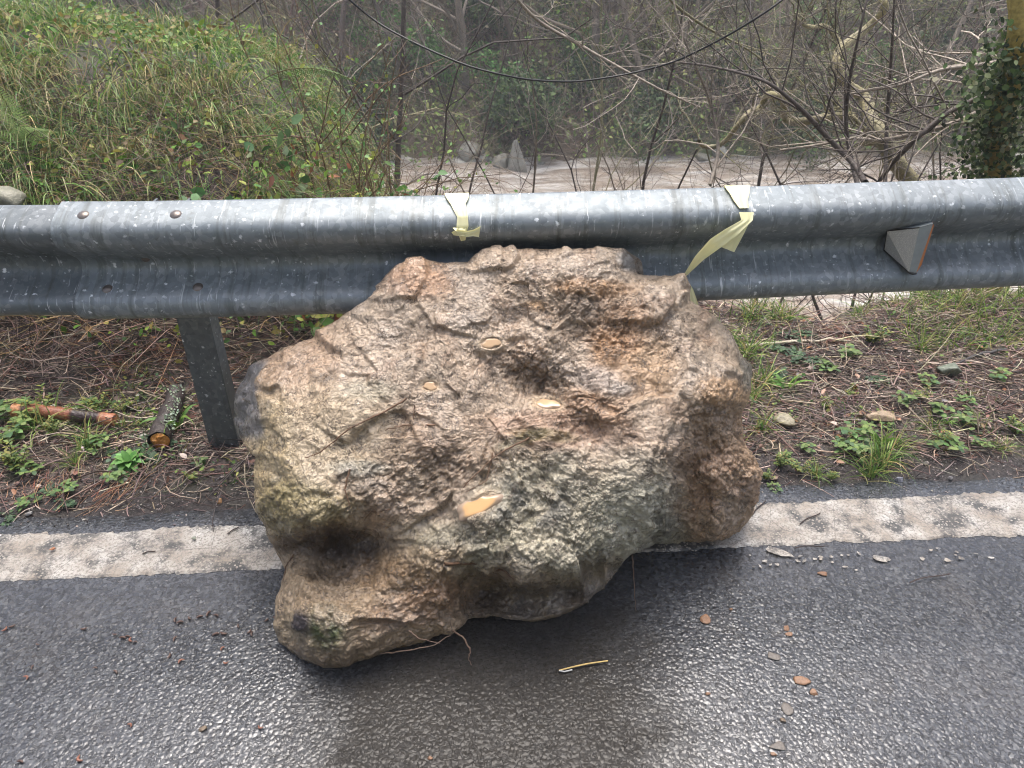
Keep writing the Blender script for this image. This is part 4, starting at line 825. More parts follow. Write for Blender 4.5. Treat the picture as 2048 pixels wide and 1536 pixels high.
place = [(2, 60, 775, 1.1), (2, 185, 775, 1.0), (0, 170, 780, 1.0), (0, 235, 960, 1.1), (3, 305, 675, 1.5), (4, 240, 665, 1.2), (4, 190, 660, 1.2), (1, 100, 680, .8), (0, 30, 880, 1.2), (2, 20, 890, 1), (0, 70, 950, 1.2), (2, 40, 940, 1.1), (0, 130, 990, 1),
         (4, 100, 985, .7), (4, 20, 1050, .7), (4, 140, 1010, .7), (0, 200, 900, 1), (0, 400, 935, .6), (2, 480, 690, 1), (0, 500, 710, .9), (4, 460, 680, .8), (2, 30, 720, 1.2), (0, 0, 760, 1.2), (1, 20, 700, 1),
         (1, 1505, 800, 1.0), (1, 1525, 765, 1.1), (1, 1495, 715, 1.0), (1, 1525, 860, .9), (4, 1550, 700, 1.0), (4, 1560, 760, .9), (4, 1600, 715, 1), (3, 1570, 780, 1.1), (4, 1640, 725, .9), (0, 1660, 745, 1), (4, 1590, 670, .9), (1, 1620, 640, 1), (1, 1560, 640, 1.1), (1, 1500, 640, 1),
         (0, 1690, 715, .9), (2, 1740, 690, 1.1), (1, 1720, 640, 1.1), (0, 1700, 880, 1.1), (0, 1720, 910, 1), (1, 1760, 925, .9), (1, 1740, 950, .9), (3, 1760, 890, .8), (0, 1690, 905, 1), (1, 1790, 900, .7), (0, 1880, 830, 1.2), (3, 1890, 850, .8), (0, 1920, 845, .9), (2, 1840, 800, .8), (0, 1800, 810, .8), (0, 1890, 905, 1), (2, 1880, 890, .9), (0, 1960, 895, .9), (2, 2030, 870, .9), (0, 1930, 815, .8),
         (0, 1545, 985, .5), (2, 1600, 945, .7), (1, 1630, 950, .6), (0, 1570, 920, .7), (2, 1560, 935, .8), (0, 1610, 900, .6), (2, 1700, 790, .7), (0, 1990, 760, .8), (0, 1850, 770, .8), (2, 110, 870, .8), (1, 250, 860, .7), (2, 380, 960, .5), (0, 60, 1010, .7), (1, 150, 930, .6), (2, 220, 740, .8), (1, 120, 720, .8), (2, 1650, 820, .6), (1, 1860, 860, .6), (1, 1950, 850, .6), (2, 1580, 850, .6), (1, 1840, 700, .7), (4, 1760, 760, .6), (2, 1660, 960, .6), (1, 2000, 900, .5), (0, 1770, 860, .6), (2, 1530, 960, .5)]
clab = {}
for kd, px_, py_, sc_ in place:
    vr_ = (kd, int(rng.integers(0, 3))); p_ = on_ground(px_, py_, .002)
    if vr_ not in protos: o = weed(kd, 100+kd*7+vr_[1]).build(names[kd], M['leaf']); protos[vr_] = o
    else: o = protos[vr_].copy(); COL.objects.link(o)
    o.location = p_; o.rotation_euler = (0, 0, rng.uniform(0, 6.28)); f_ = sc_*rng.uniform(.62, 1.0)*(1.15 if kd in (1, 3) else 1); o.scale = (f_, f_, f_*rng.uniform(.7, 1.1))
    side = 'left of the boulder' if px_ < 900 else 'right of the boulder'
    tag(o, where(px_, py_, wl[kd]), 'weed', names[kd].replace('_', ' ')+' plants '+side)
rs_ = empty('rosette_plant', tuple(on_ground(262, 935, .006))); tag(rs_, 'bright green rosette of long pointed leaves below the dark log', 'plant')
for q in range(24):
    a_ = q*2.4; r_ = .3+.7*q/24; mb = MB(); L_ = .075*(.55+.5*r_); d = np.array([math.cos(a_), math.sin(a_), 1.9-1.6*r_]); m_ = 9
    dirn = unit(d); pos = np.array([0, 0, .01]); S2 = unit(np.cross(dirn, [0, 0, 1])); V = []
    for k_ in range(m_):
        u = k_/(m_-1); w_ = .011*math.sin(math.pi*min(1, u*.93+.07))**.8; up = unit(np.cross(S2, dirn)); V += [pos-S2*w_+up*w_*.35, pos, pos+S2*w_+up*w_*.35]; pos = pos+dirn*L_/m_; dirn = unit(dirn-np.array([0, 0, .22*r_]))
    i_ = np.arange(m_-1)[:, None]*3; mb.add(np.array(V), np.concatenate([np.stack([i_, i_+1, i_+4, i_+3], -1), np.stack([i_+1, i_+2, i_+5, i_+4], -1)], 1), None, pick([lin(96, 142, 74), lin(120, 166, 92)], 1, .12)); mb.build('leaf', M['leaf'], rs_)

# ------------------------------------------------------------------ grass bank on the left, behind the guardrail
mb = MB()
bankd = lambda x, v: sm(.05, .9, -x+.12*n2(x, v, 3, 2))*(.15+.85*sm(-.3, .1, n2(x, v, 2.8, 3, 4)))
def bank(n, **kw): return scatter(n, -6.2, -.1, 2.72, 5.2, bankd)
GR = [lin(140, 148, 94), lin(118, 144, 80), lin(94, 128, 70), lin(180, 168, 124), lin(130, 150, 88), lin(80, 112, 66), lin(70, 100, 60)]
p = bank(30000); n = len(p); cl = n2(p[:, 0], p[:, 1], 3.5, 3, 8); flow = np.stack([.5+.6*n2(p[:, 0], p[:, 1], 1.6, 2, 3), -.8+.4*cl, .65+.5*rng.normal(size=n)*.5], -1)
C_ = pick(GR, n, .2)*1.18; dry = sm(.0, .4, cl)[:, None]; C_ = C_*(1-dry*.6)+lin(168, 144, 104)*dry*.55
blades(mb, p, flow*1.15+rng.normal(size=(n, 3))*.42, rng.uniform(.18, .46, n), rng.uniform(.003, .006, n), rng.uniform(.14, .38, n), C_, 7)
p = bank(9000); n = len(p); blades(mb, p, rng.normal(size=(n, 3))*[.6, .6, .2]+[.1, -.2, 1], rng.uniform(.08, .22, n), rng.uniform(.003, .006, n), rng.uniform(.08, .25, n), pick([lin(104, 152, 70), lin(136, 174, 82), lin(84, 126, 64)], n), 5)
tag(mb.build('long_grass', M['grass']), 'long drooping green and straw-coloured grass on the left bank', 'grass', kind='stuff')
mb = MB()
p = scatter(11000, -6.2, -.05, 2.4, 4.9, lambda x, v: sm(.0, .6, -x)*sm(-.1, .3, n2(x, v, 1.8, 3, 12))); n = len(p); p[:, 2] += rng.uniform(.0, .16, n); D = rng.normal(size=(n, 3)); D[:, 2] *= .4
leaves(mb, p, D, rng.normal(size=(n, 3))*.5+[0, -.6, .8], rng.uniform(.014, .04, n), rng.uniform(.01, .026, n), pick([lin(96, 132, 56), lin(136, 160, 66), lin(70, 104, 54), lin(150, 144, 80), lin(120, 100, 66)], n))
p = scatter(6500, -3.2, .3, 2.4, 3.6); n = len(p); p[:, 2] += rng.uniform(.0, .12, n); twigs(mb, p, rng.normal(size=(n, 3))*[1, .6, .5]+[.3, -.5, .0], rng.uniform(.08, .35, n), .0014, pick(BROWN+[lin(176, 150, 110)], n), .15)
tag(mb.build('undergrowth', M['leaf']), 'mixed low leaves and dead stems between the grass on the left bank', 'undergrowth', kind='stuff')

# ------------------------------------------------------------------ branching generator for bare trees and shrubs
def grow(mb, p, d, L, r, lev, rg, col, sag=0.0, spread=.9, kids=4, wob=.22, seg=7, sides=5):
    pts = [p]; dirs = [d]; q = p.copy(); dd = unit(d)
    for k_ in range(seg):
        dd = unit(dd+rg.normal(size=3)*wob+np.array([0, 0, .04-sag])); q = q+dd*L/seg; pts.append(q.copy()); dirs.append(dd)
    rad = np.linspace(r, r*.45 if lev > 0 else r*.3, seg+1); c_ = col*(1+.25*rg.normal()); mb.tube(pts, rad, max(3, sides), np.clip(c_, .01, 1))
    if lev > 0:
        for k_ in range(kids+rg.integers(0, 2)):
            t_ = rg.uniform(.25, 1.0); i_ = int(t_*seg); side_ = unit(np.cross(dirs[i_], rg.normal(size=3))); nd = unit(dirs[i_]+side_*spread*rg.uniform(.6, 1.4))
            grow(mb, pts[i_], nd, L*rg.uniform(.40, .68), max(rad[i_]*.55, .0012), lev-1, rg, col, sag, spread, kids, wob*1.1, max(4, seg-1), sides-1)
def bare_tree(name, seed, Ht, r, col, lev=3, kids=4, lean=(0, 0), leafy=None, mat='bark', wob=.16, stems=1, spread=.9):
    rg = np.random.default_rng(seed); root_ = empty(name); T_ = MB(); Bq = MB(); tips = []
    for s_ in range(stems):
        d = unit(np.array([lean[0]+rg.normal()*.12*(1+stems*.6), lean[1]+rg.normal()*.12*(1+stems*.6), 1])); seg = 12; q = np.array([0., 0, -.15]); pts = [q]; dirs = [d]; dd = d
        for k_ in range(seg): dd = unit(dd+rg.normal(size=3)*wob*.5+[0, 0, .03]); q = q+dd*Ht/seg; pts.append(q); dirs.append(dd)
        rad = np.linspace(r, r*.25, seg+1)*(1 if s_ == 0 else .7); T_.tube(pts, rad, 8, col, False, .12)
        for k_ in range(int(Ht*2.6/stems**.5)+3):
            t_ = rg.uniform(.12, 1); i_ = min(int(t_*seg), seg-1); a_ = pts[i_]; nd = unit(dirs[i_]*.6+unit(rg.normal(size=3)*[1, 1, .3])*spread)
            grow(Bq, a_, nd, Ht*rg.uniform(.22, .45)*(1.15-t_*.6), max(rad[i_]*.5, .003), lev-1, rg, col, 0, .9, kids, wob*1.2, 6, 4)
    T_.build('trunk', M[mat], root_); Bq.build('branches', M[mat], root_)
    if leafy:
        allv = np.vstack(Bq.V); n = leafy[0]; p = allv[rg.integers(0, len(allv), n)]+rg.normal(size=(n, 3))*.02; Lb = MB(); leaves(Lb, p, rg.normal(size=(n, 3))+[0, 0, -.2], rg.normal(size=(n, 3))*.6+[0, -.4, .8], rg.uniform(*leafy[1], n), rg.uniform(leafy[1][0]*.6, leafy[1][1]*.6, n), pick(leafy[2], n)); Lb.build('leaves', M['leaf'], root_)
    return root_
DK = lin(92, 82, 76); GY = lin(160, 148, 134); OL = lin(140, 134, 100)
# saplings on the near slope behind the rail (they rise from the river bank)
SP = [bare_tree('bare_sapling', 11, 3.6, .022, DK, 3, 3), bare_tree('bare_sapling', 12, 3.2, .018, GY, 3, 3, (.2, 0)), bare_tree('bare_sapling', 13, 4.0, .020, OL, 3, 3, (-.25, 0)), bare_tree('bare_sapling', 14, 2.6, .014, DK, 3, 3, (.1, 0), None, 'bark', .2, 3),
      bare_tree('bare_sapling', 15, 2.8, .014, GY, 3, 3, (-.1, 0), None, 'bark', .2, 3)]
spots = [(780, 5.2, 0), (860, 4.4, 3), (960, 5.0, 4), (1040, 6.4, 2), (1190, 4.8, 3), (1270, 6.2, 4), (1350, 5.4, 0), (1480, 5.0, 4), (1790, 4.4, 3), (1880, 5.6, 4), (1930, 6.4, 1), (2040, 5.4, 2), (2130, 6.0, 0), (640, 5.6, 1), (560, 6.2, 3), (460, 5.8, 0), (350, 6.4, 4),
         (1610, 5.7, 0), (2000, 4.9, 3), (820, 7.0, 2)]
used = set()
def slope_at(px_, y_):
    x_ = float(P(px_, 380, y_)[0]); return (x_, y_, float(gh(x_, y_)))
for px_, y_, k_ in spots:
    l_ = slope_at(px_, y_); sc_ = rng.uniform(.85, 1.2)
    if k_ not in used: o = SP[k_]; o.location = l_; o.rotation_euler = (0, 0, rng.uniform(0, 6.28)); used.add(k_)
    else: o = dup(SP[k_], l_, rng.uniform(0, 6.28), sc_)
    ty = ['dark-barked', 'pale grey', 'olive-barked', 'dark many-stemmed', 'grey many-stemmed'][k_]; side = 'left' if px_ < 760 else ('middle' if px_ < 1360 else 'right')
    _q = pix(P(px_, 380, y_)+[0, 0, .5]); tag(o, where(_q[0], _q[1], ty+' leafless sapling'), 'sapling', ty+' saplings behind the '+side+' of the guardrail')
# the old mossy tree with a bent limb, traced in space about 5 m away
def trace(pts, y0, y1, radpx, wob=.01):
    pts = np.array(pts, float); n = len(pts); t = np.linspace(0, n-1, n*4); px_ = np.interp(t, np.arange(n), pts[:, 0]); py_ = np.interp(t, np.arange(n), pts[:, 1]); ks_ = np.array([.25, .5, .25])
    for _ in range(2):
        px_[1:-1] = np.convolve(px_, ks_, 'valid'); py_[1:-1] = np.convolve(py_, ks_, 'valid')
    y_ = np.linspace(y0, y1, len(t))+.12*np.sin(t*1.1)
    w3 = P(px_, py_, y_); zc = w3[:, 1]*cp+(H-w3[:, 2])*sp_; r_ = np.interp(np.linspace(0, 1, len(t)), np.linspace(0, 1, len(radpx)), radpx)*zc/F
    return w3, r_
MOSS = [lin(184, 172, 122), lin(160, 154, 118), lin(134, 128, 104)]
def moss_cols(w3): 
    f_ = (.5+.6*fbm(w3, 3, 3))[:, None].clip(0, 1); return MOSS[2]*(1-f_)+np.array(MOSS[0])*f_
tr = empty('mossy_tree'); w3, r_ = trace([(1870, 470), (1838, 400), (1816, 355), (1789, 321), (1768, 284), (1751, 253), (1738, 225), (1731, 195), (1705, 178), (1682, 160), (1671, 126), (1676, 99), (1703, 80), (1734, 58), (1757, 34), (1772, 17), (1760, -10), (1740, -60)], 4.6, 5.6, [20, 17, 15, 13, 10, 9, 8, 8, 7])
tl = tuple(w3[0]); TLn = np.array(tl); tr.location = tl
base_ = w3[0].copy(); gnd = base_+[.25, .1, 0]; gnd[2] = gh(gnd[0], gnd[1])-.1
mb = MB(); full = np.vstack([gnd[None], w3]); rr2 = np.concatenate([[r_[0]*1.2], r_]); mb.tube(full-TLn, rr2, 10, moss_cols(full), False, .25); mb.build('trunk', M['bark'], tr)
rg = np.random.default_rng(5)
for pth, ya, yb2, rp_ in [([(1745, 246), (1731, 236), (1690, 232), (1660, 233), (1638, 236), (1615, 243), (1590, 244), (1573, 241), (1566, 225), (1570, 205), (1556, 191), (1539, 188), (1528, 196), (1526, 212), (1510, 220), (1495, 226), (1474, 253), (1454, 280), (1433, 294), (1406, 294), (1398, 282)], 4.95, 5.3, [9, 8, 8, 7, 6, 5, 4]),
                     ([(1690, 105), (1670, 70), (1650, 50), (1620, 56), (1600, 45), (1588, 30)], 5.3, 5.2, [6, 5, 3]), ([(1700, 236), (1680, 215), (1660, 218), (1640, 235)], 5.0, 5.0, [5, 4, 3]), ([(1770, 290), (1745, 285), (1720, 288), (1735, 265), (1712, 240), (1700, 225)], 4.8, 4.9, [7, 5, 3])]:
    w2, r2 = trace(pth, ya, yb2, rp_); mb = MB(); mb.tube(w2-TLn, r2, 8, moss_cols(w2), False, .25)
    for q in range(len(w2)//3): grow(mb, w2[q*3]-TLn, unit(rg.normal(size=3)+[0, -.2, .5]), rg.uniform(.25, .8), .006, 2, rg, OL, 0, .9, 3, .2, 6, 4)
    mb.build('limb', M['bark'], tr)
tag(tr, 'crooked old tree with yellow-green moss and a bent limb over the river', 'tree')
# slanting bare branches on the right, from a tree standing outside the frame
for nm, pth, ya, yb2, rp_, lab in [
    ('leaning_branch', [(2140, 90), (2048, 150), (2010, 190), (1960, 225), (1900, 250), (1830, 268), (1760, 282), (1700, 275), (1640, 290), (1560, 300)], 3.6, 4.4, [8, 6, 4, 2], 'long pale leafless branch slanting down from the right edge'),
    ('leaning_branch', [(2140, 120), (2048, 118), (1960, 130), (1880, 138), (1800, 172), (1740, 180), (1690, 190)], 3.8, 4.3, [6, 5, 3, 2], 'pale nearly level leafless branch entering from the right edge'),
    ('leaning_branch', [(2100, 195), (2020, 190), (1940, 200), (1880, 235), (1830, 280), (1790, 320), (1760, 360)], 3.5, 3.9, [7, 6, 5, 4], 'dark thick branch leaning down to the guardrail'),
    ('leaning_branch', [(1730, 365), (1710, 330), (1650, 270), (1600, 215), (1540, 165), (1480, 145), (1410, 130), (1360, 125)], 3.6, 4.2, [6, 5, 3, 2], 'dark slanting shrub stem rising left from the guardrail'),
    ('leaning_branch', [(1715, 368), (1700, 310), (1690, 240), (1700, 150), (1720, 60), (1740, -30)], 3.9, 4.1, [5, 4, 3, 2], 'thin dark upright stem in front of the mossy trunk'),
    ('leaning_branch', [(1770, 368), (1772, 280), (1778, 180), (1785, 80), (1790, -40)], 4.0, 4.2, [4, 4, 3, 2], 'thin straight dark stem right of the mossy trunk'),
    ('leaning_branch', [(1300, -40), (1360, 20), (1420, 60), (1500, 100), (1560, 150)], 4.2, 4.8, [3, 3, 2, 1.5], 'thin bare twiggy branch crossing the black cable'),
    ('leaning_branch', [(1010, -30), (1070, 40), (1150, 85), (1230, 130), (1330, 185), (1400, 215)], 4.6, 5.0, [3, 3, 2.5, 1.5], 'pale thin bare branch slanting down across the far bank'),
    ('leaning_branch', [(1420, 370), (1440, 300), (1420, 200), (1395, 140), (1360, 60), (1340, -30)], 4.2, 4.4, [4, 3, 2.5, 2], 'thin pale bare stem left of the bent limb')]:
    w2, r2 = trace(pth, ya, yb2, rp_); o0 = w2[0].copy(); mb = MB(); cc_ = [GY*1.25, GY*1.1, DK, DK, DK, DK, OL, GY*1.3, GY][['long', 'near', 'thick', 'slanting shrub', 'upright', 'straight', 'twiggy', 'across the far', 'left of the bent'].index([q for q in ['across the far', 'left of the bent', 'twiggy', 'straight', 'upright', 'slanting shrub', 'thick', 'near', 'long'] if q in lab][0])]
    mb.tube(w2-o0, r2, 7, cc_, False, .15)
    for q in range(2, len(w2)-1, 2): grow(mb, w2[q]-o0, unit(unit(w2[q]-w2[q-2])*.8+rg.normal(size=3)*.6+[0, 0, .2]), rg.uniform(.3, .9), max(r2[q]*.45, .003), 2, rg, cc_, 0, .8, 3, .18, 6, 4)
    tag(mb.build(nm, M['bark'], loc=tuple(o0)) if False else mb.build(nm, M['bark']), lab, 'branch').location = tuple(o0)
# ivy-covered tree on the right
iv = empty('ivy_tree'); w3, r_ = trace([(2010, 480), (2000, 380), (1990, 300), (2005, 220), (2030, 140), (2045, 60), (2040, -60)], 3.9, 3.3, [26, 24, 22, 22, 24, 26]); il = w3[0].copy(); iv.location = tuple(il); gnd = il.copy(); gnd[2] = gh(il[0], il[1])-.1
mb = MB(); full = np.vstack([gnd[None], w3]); mb.tube(full-il, np.concatenate([[r_[0]*1.1], r_]), 12, moss_cols(full)*[1.25, 1.1, .6], False, .2); mb.build('trunk', M['bark'], iv)
n = 5200; ti = rng.uniform(0, 1, n)**.9*.80; idx = (ti*(len(full)-1)).astype(int); fr = rng.normal(size=(n, 3)); fr = unit(fr)*np.abs(rng.normal(.11, .065, n)+.05*np.sin(ti*25))[:, None]*[1.1, .9, .8]
mb = MB(); leaves(mb, full[idx]-il+fr, rng.normal(size=(n, 3))+[0, -.3, -.6], fr*4+rng.normal(size=(n, 3))*.5+[0, -.3, .4], rng.uniform(.018, .036, n), rng.uniform(.014, .03, n), pick([lin(72, 92, 56), lin(96, 116, 70), lin(56, 72, 48), lin(136, 144, 108)], n)); mb.build('ivy', M['leaf'], iv)
tag(iv, 'ivy-covered mossy tree trunk at the right edge behind the guardrail', 'tree')
# evergreen shrub clumps near the rail: brambles with leaves
def bramble(seed, n_st, L0, leafc, stemc, nl, ls):
    rg2 = np.random.default_rng(seed); r0 = empty('bramble_bush'); St = MB(); Lf = MB(); P_ = []
    for s_ in range(n_st):
        d = unit(rg2.normal(size=3)*[.6, .5, .2]+[0, 0, 1]); grow(St, np.array([rg2.normal()*.06, rg2.normal()*.06, -.03]), d, L0*rg2.uniform(.6, 1.2), .0032, 1, rg2, stemc, .10, .8, 3, .16, 8, 4)
    av = np.vstack(St.V); p = av[rg2.integers(0, len(av), nl)]+rg2.normal(size=(nl, 3))*.012; leaves(Lf, p, rg2.normal(size=(nl, 3)), rg2.normal(size=(nl, 3))*.5+[0, -.7, .7], rg2.uniform(ls*.6, ls*1.2, nl), rg2.uniform(ls*.4, ls*.85, nl), pick(leafc, nl, .18))
    St.build('stems', M['bark'], r0); Lf.build('leaves', M['leaf'], r0); return r0
LG1 = [lin(128, 160, 78), lin(96, 134, 70), lin(160, 168, 84), lin(120, 150, 96)]; LG2 = [lin(84, 120, 74), lin(110, 140, 96), lin(140, 160, 120)]
BP = [bramble(1, 9, .42, LG1+[lin(140, 92, 66)], lin(120, 62, 54), 330, .044), bramble(2, 10, .36, LG2, lin(96, 66, 56), 340, .048), bramble(3, 12, .60, LG1, lin(120, 96, 70), 120, .022)]
for i_, (px_, y_, k_, sc_, lab) in enumerate([(640, 2.62, 0, 1, 'leafy red-stemmed bramble behind the guardrail, on the left bank'), (600, 2.75, 0, 1.1, ''), (680, 2.9, 1, 1.2, ''), (720, 2.75, 1, .9, ''), (770, 3.0, 2, 1.1, ''), (800, 2.9, 1, .8, ''), (740, 3.3, 2, 1.2, ''), (670, 3.3, 2, 1.2, ''), (560, 3.0, 0, .8, ''), (840, 3.2, 2, 1.0, ''), (860, 2.9, 2, .7, ''), (700, 3.6, 2, 1.3, ''), (620, 3.7, 2, 1.3, ''), (780, 3.8, 2, 1.3, ''), (690, 2.62, 0, .8, '')]):
    x_ = float(P(px_, 380, y_)[0]); l_ = (x_, y_, float(gh(x_, y_))+.02)
    if i_ in (0, 2, 4): o = BP[k_]; o.location = l_; o.scale = (sc_,)*3
    else: o = dup(BP[k_], l_, rng.uniform(0, 6.28), sc_)
    _q = pix(l_); tag(o, where(_q[0], _q[1]-40, ['red-stemmed yellow-leaved bramble', 'broad-leaved blue-green bramble', 'thin tangled small-leaved bramble'][k_]), 'bramble', ['red-stemmed brambles', 'broad-leaved brambles', 'tangled brambles'][k_])
# grass clump under the rail at the far right and along the verge crest
mb = MB(); p = scatter(2600, -.2, 2.9, 2.45, 3.05, lambda x, v: sm(-.1, .25, n2(x, v, 3, 2, 2))*(np.abs(x-1.33) > .2)+1.0*(x > 1.62)); n = len(p)
blades(mb, p, rng.normal(size=(n, 3))*[.6, .6, .2]+[0, -.1, 1], rng.uniform(.06, .17, n), rng.uniform(.0025, .0045, n), rng.uniform(.08, .25, n), pick([lin(120, 150, 72), lin(150, 172, 92), lin(180, 176, 120), lin(96, 128, 64)], n), 5)
tag(mb.build('crest_grass', M['grass']), 'short bright grass along the top of the river slope', 'grass', kind='stuff')
# ferns
def fern(name, loc, d, L_, W_, col, lab):
    mb = MB(); seg = 26; q = np.zeros(3); dd = unit(np.array(d, float)); pts = [q]; S_ = unit(np.cross(dd, [0, .6, .8]))
    for k_ in range(seg): dd = unit(dd+np.array([.01, 0, -.045])); q = q+dd*L_/seg; pts.append(q)
    pts = np.array(pts); mb.tube(pts, .0016, 4, lin(110, 100, 60))
    for k_ in range(2, seg+1):
        w_ = W_*math.sin(math.pi*(k_/seg)*.9+.25)**.7 if math.sin(math.pi*(k_/seg)*.9+.25) > 0 else .01
        for sg in (-1, 1):
            dl = unit(S_*sg+unit(pts[k_]-pts[k_-1])*.45+[0, 0, -.12]); n = 9; b0 = pts[k_]+dl*(w_*np.linspace(.05, .95, n))[:, None]
            for s2_ in (-1, 1): leaves(mb, b0, np.tile(np.cross(dl, [0, -.6, .8])*s2_+dl*.5, (n, 1)), np.tile([0, -.5, .8], (n, 1)), w_*.16*(1-np.linspace(0, .7, n)), w_*.07, pick(col, n, .12))
    tag(mb.build(name, M['leaf']), lab, 'fern').location = loc
fern('fern_frond', tuple(P(505, 175, 3.2)), (.8, -.1, .62), .46, .075, [lin(84, 112, 56), lin(100, 124, 66)], 'arching green fern frond above the grass bank')
for i_, (px_, py_, d) in enumerate([(60, 290, (-.1, -.2, 1)), (45, 300, (.5, -.3, .8)), (75, 310, (-.5, -.3, .8))]):
    fern('fern_frond', tuple(P(px_, py_, 3.0)), d, .26, .06, [lin(104, 130, 66), lin(124, 148, 80)], ['upright fern frond at the left of the grass bank', 'fern frond bending right at the left of the grass bank', 'fern frond bending left at the left of the grass bank'][i_])
# cable
w2, r2 = trace([(640, -60), (700, 2), (760, 50), (840, 92), (940, 135), (1050, 160), (1150, 165), (1250, 150), (1350, 125), (1450, 75), (1540, 20), (1620, -45)], 4.0, 4.0, [2.2, 2.2])
w2[:, 1] = 4.0; mb = MB(); mb.tube(trace([(640, -60), (700, 2), (760, 50), (840, 92), (940, 135), (1050, 160), (1150, 165), (1250, 150), (1350, 125), (1450, 75), (1540, 20), (1620, -45)], 4.0, 4.0, [2.2, 2.2])[0], .0048, 7); tag(mb.build('cable', M['cable']), 'slack black cable hanging in front of the trees', 'cable')

# ------------------------------------------------------------------ far bank: trees, bushes, rocks, undergrowth
TP = [bare_tree('bare_tree', 31, 7, .09, GY*.8, 4, 4, wob=.14), bare_tree('bare_tree', 32, 6.2, .07, lin(110, 98, 88), 4, 4, (.1, 0), wob=.2), bare_tree('bare_tree', 33, 8, .08, lin(150, 138, 122)*.9, 3, 4, wob=.1), bare_tree('bare_tree', 34, 4.2, .04, lin(112, 86, 76), 4, 4, wob=.2, stems=4)]
def far_pt(px_, v_):
    x_ = float((px_-1024)/F*(v_*cp+4*sp_)); y_ = v_+x_*TA; return (x_, y_, float(gh(x_, y_)))
n_ = 0
for i_ in range(64):
    px_ = -150+2400*((i_*.618034) % 1); v_ = 19.2+ (i_ % 8)*1.35+rng.uniform(-.5, .5); k_ = int(rng.integers(0, 4)); l_ = far_pt(px_, v_)
    if i_ < 4: k_ = i_; o = TP[k_]; o.location = l_; o.rotation_euler = (0, 0, 1)
    else: o = dup(TP[k_], l_, rng.uniform(0, 6.28), rng.uniform(.7, 1.25), (rng.normal()*.08, rng.normal()*.08))
    ty = ['grey', 'brown twiggy', 'tall pale', 'reddish many-stemmed'][k_]; _q = pix(np.array(l_)+[0, 0, 2]); tag(o, where(_q[0], _q[1], ty+' bare far-bank tree'), 'tree', ty+' trees on the far bank')
def bush(seed, R_, n, cols, ls):
    rg2 = np.random.default_rng(seed); r0 = empty('evergreen_bush'); mb = MB(); lob = rg2.normal(size=(9, 3))*[.45, .45, .3]*R_+[0, 0, R_*.6]; lr = rg2.uniform(.3, .55, 9)*R_; k_ = rg2.integers(0, 9, n); d = unit(rg2.normal(size=(n, 3))); p = lob[k_]+d*(lr[k_]*rg2.uniform(.55, 1.05, n))[:, None]
    leaves(mb, p, rg2.normal(size=(n, 3))+[0, 0, -.3], d+rg2.normal(size=(n, 3))*.4, rg2.uniform(ls*.6, ls*1.3, n), rg2.uniform(ls*.4, ls*.7, n), pick(cols, n, .25)); mb.build('foliage', M['far'], r0)
    st = MB()
    for q in range(9): st.tube(np.array([[0, 0, -.2], lob[q]*[.5, .5, .5], lob[q]]), .02, 4, DK)
    st.build('stems', M['bark'], r0); return r0
BU = [bush(1, 1.3, 2600, [lin(78, 102, 58), lin(100, 122, 70), lin(60, 80, 50)], .12), bush(2, 1.0, 2200, [lin(84, 124, 64), lin(104, 148, 74)], .09), bush(3, 1.5, 2600, [lin(130, 144, 76), lin(112, 126, 70), lin(150, 152, 92)], .12)]
for i_ in range(76):
    px_ = -200+2500*((i_*.618034+.37) % 1); v_ = 19.0+(i_ % 9)*1.25+rng.uniform(-.4, .4); k_ = int(rng.integers(0, 3)); sc_ = rng.uniform(.55, 1.15)
    if i_ < 3: k_ = i_; o = BU[k_]; o.location = far_pt(px_, v_); o.scale = (sc_,)*3
    else: o = dup(BU[k_], far_pt(px_, v_), rng.uniform(0, 6.28), sc_)
    ty = ['dark green', 'bright green', 'olive green'][k_]; _q = pix(o.location); tag(o, where(_q[0], _q[1]-20, ty+' far-bank bush'), 'bush', ty+' bushes on the far bank')
LM = LM
o = dup(BU[1], tuple(P(893, 178, 15.5)-[0, 0, .5]), 0, .55, label='round bright green bush hanging over the river left of the cable dip'); o['group'] = 'bright green bushes on the far bank'
o.location = far_pt(893, 20.5); o.location.z += .6
mb = MB()
def farsc(n, v0, v1): return scatter(n, -14, 17, v0, v1)
p = farsc(46000, 18.6, 31); n = len(p); zn = n2(p[:, 0], p[:, 1], .35, 3, 2); p[:, 2] += np.abs(rng.normal(size=n))*.45
C_ = pick([lin(134, 126, 92), lin(108, 126, 74), lin(156, 142, 112), lin(96, 92, 68)], n, .3); gm = np.maximum(sm(-.1, .35, zn), ((1-sm(22, 25, vv(p[:, 0], p[:, 1])))*sm(-.5, -.1, zn))*(p[:, 0] > 0))[:, None]; C_ = C_*(1-gm)+pick([lin(158, 180, 96), lin(180, 190, 116), lin(126, 158, 84)], n)*gm
leaves(mb, p, rng.normal(size=(n, 3)), rng.normal(size=(n, 3))*.6+[0, -.6, .6], rng.uniform(.07, .2, n), rng.uniform(.04, .10, n), C_)
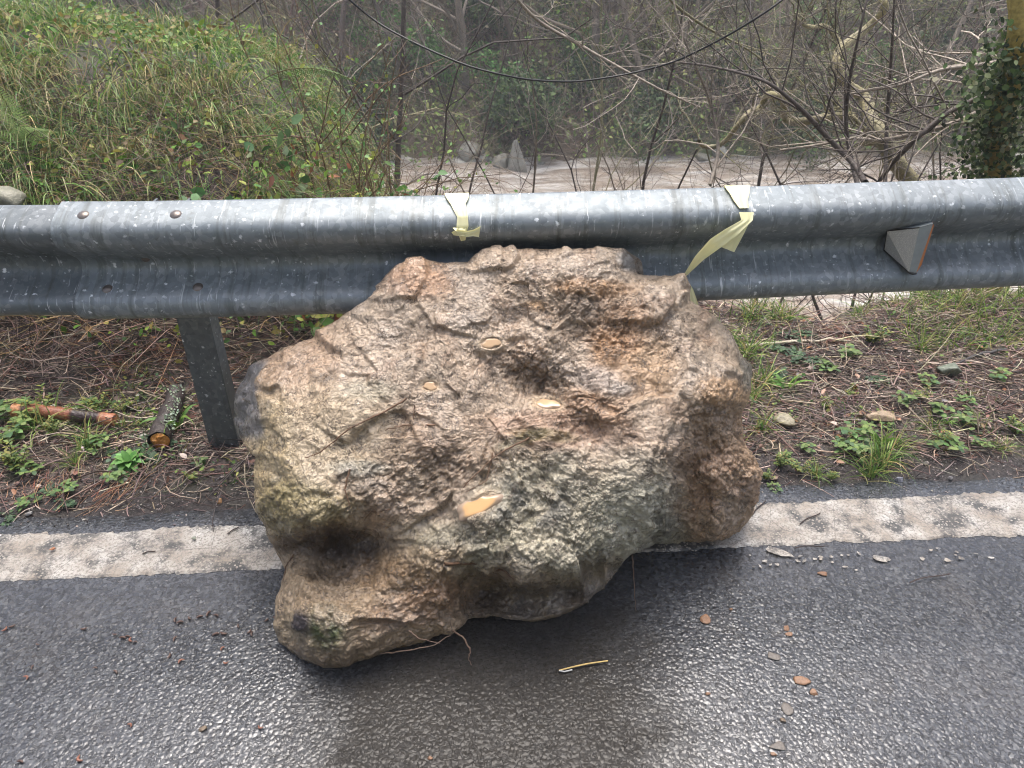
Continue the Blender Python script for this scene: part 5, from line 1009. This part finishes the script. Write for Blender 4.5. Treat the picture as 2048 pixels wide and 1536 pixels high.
p = farsc(9000, 18.8, 30); n = len(p); twigs(mb, p, rng.normal(size=(n, 3))*[.8, .6, .4]+[0, -.1, .8], rng.uniform(.6, 2.4, n), rng.uniform(.006, .014, n), pick([lin(136, 124, 106), lin(110, 98, 84), lin(166, 154, 134), lin(140, 112, 94)], n), .12)
tag(mb.build('woodland_floor', M['far']), 'tangle of brush, ivy and dead stems covering the far bank', 'undergrowth', kind='stuff')
RK = [stone_mesh('river_rock', .5, .4, .45, 61, lin(156, 156, 146)), stone_mesh('river_rock', .4, .5, .6, 62, lin(136, 134, 122))]
for i_ in range(12):
    px_ = [900, 940, 965, 1000, 880, 1075, 1400, 1430, 1455, 1480, 1500, 1250][i_]+rng.uniform(-12, 12); l_ = np.array(far_pt(px_, 18.5+rng.uniform(-.3, .9))); l_[2] = -4.1+rng.uniform(-.2, .35); o = link('river_rock', RK[i_ % 2], M['stone'], loc=tuple(l_)); o.rotation_euler = (rng.uniform(0, 1), 0, rng.uniform(0, 6.28)); s_ = rng.uniform(.2, .6); o.scale = (s_*1.3, s_, s_)
    _q = pix(l_); tag(o, where(_q[0], _q[1], 'pale wet waterline rock'), 'rock', 'rocks along the far waterline')
for px_, v_, z_, sx, sz, lab in [(1035, 17.8, -4.1, .26, .72, 'tall pale rock standing in the brown river'), (940, 18.8, -4.05, .5, .25, 'low broad pale rock at the far waterline'), (790, 11.5, -4.0, .9, .7, 'large pale rock in the rapids behind the left bank')]:
    l_ = far_pt(px_, v_); o = link('river_rock', stone_mesh('river_rock', sx, sx*.8, sz, int(px_), lin(150, 148, 138)), M['stone'], loc=(l_[0], l_[1], z_)); tag(o, lab, 'rock')

# ------------------------------------------------------------------ misty valley air
mb = MB(); box(mb, (-152, -62, -7.5), (152, 202, 17)); k = NT('valley_haze'); k.t.nodes.remove(k.b)
pv = k.n('ShaderNodeVolumePrincipled', Density=.0032); pv.inputs['Color'].default_value = (.93, .95, 1, 1); k.l(pv.outputs[0], k.out.inputs['Volume'])
tag(mb.build('haze', k.m, smooth=False), kind='stuff')
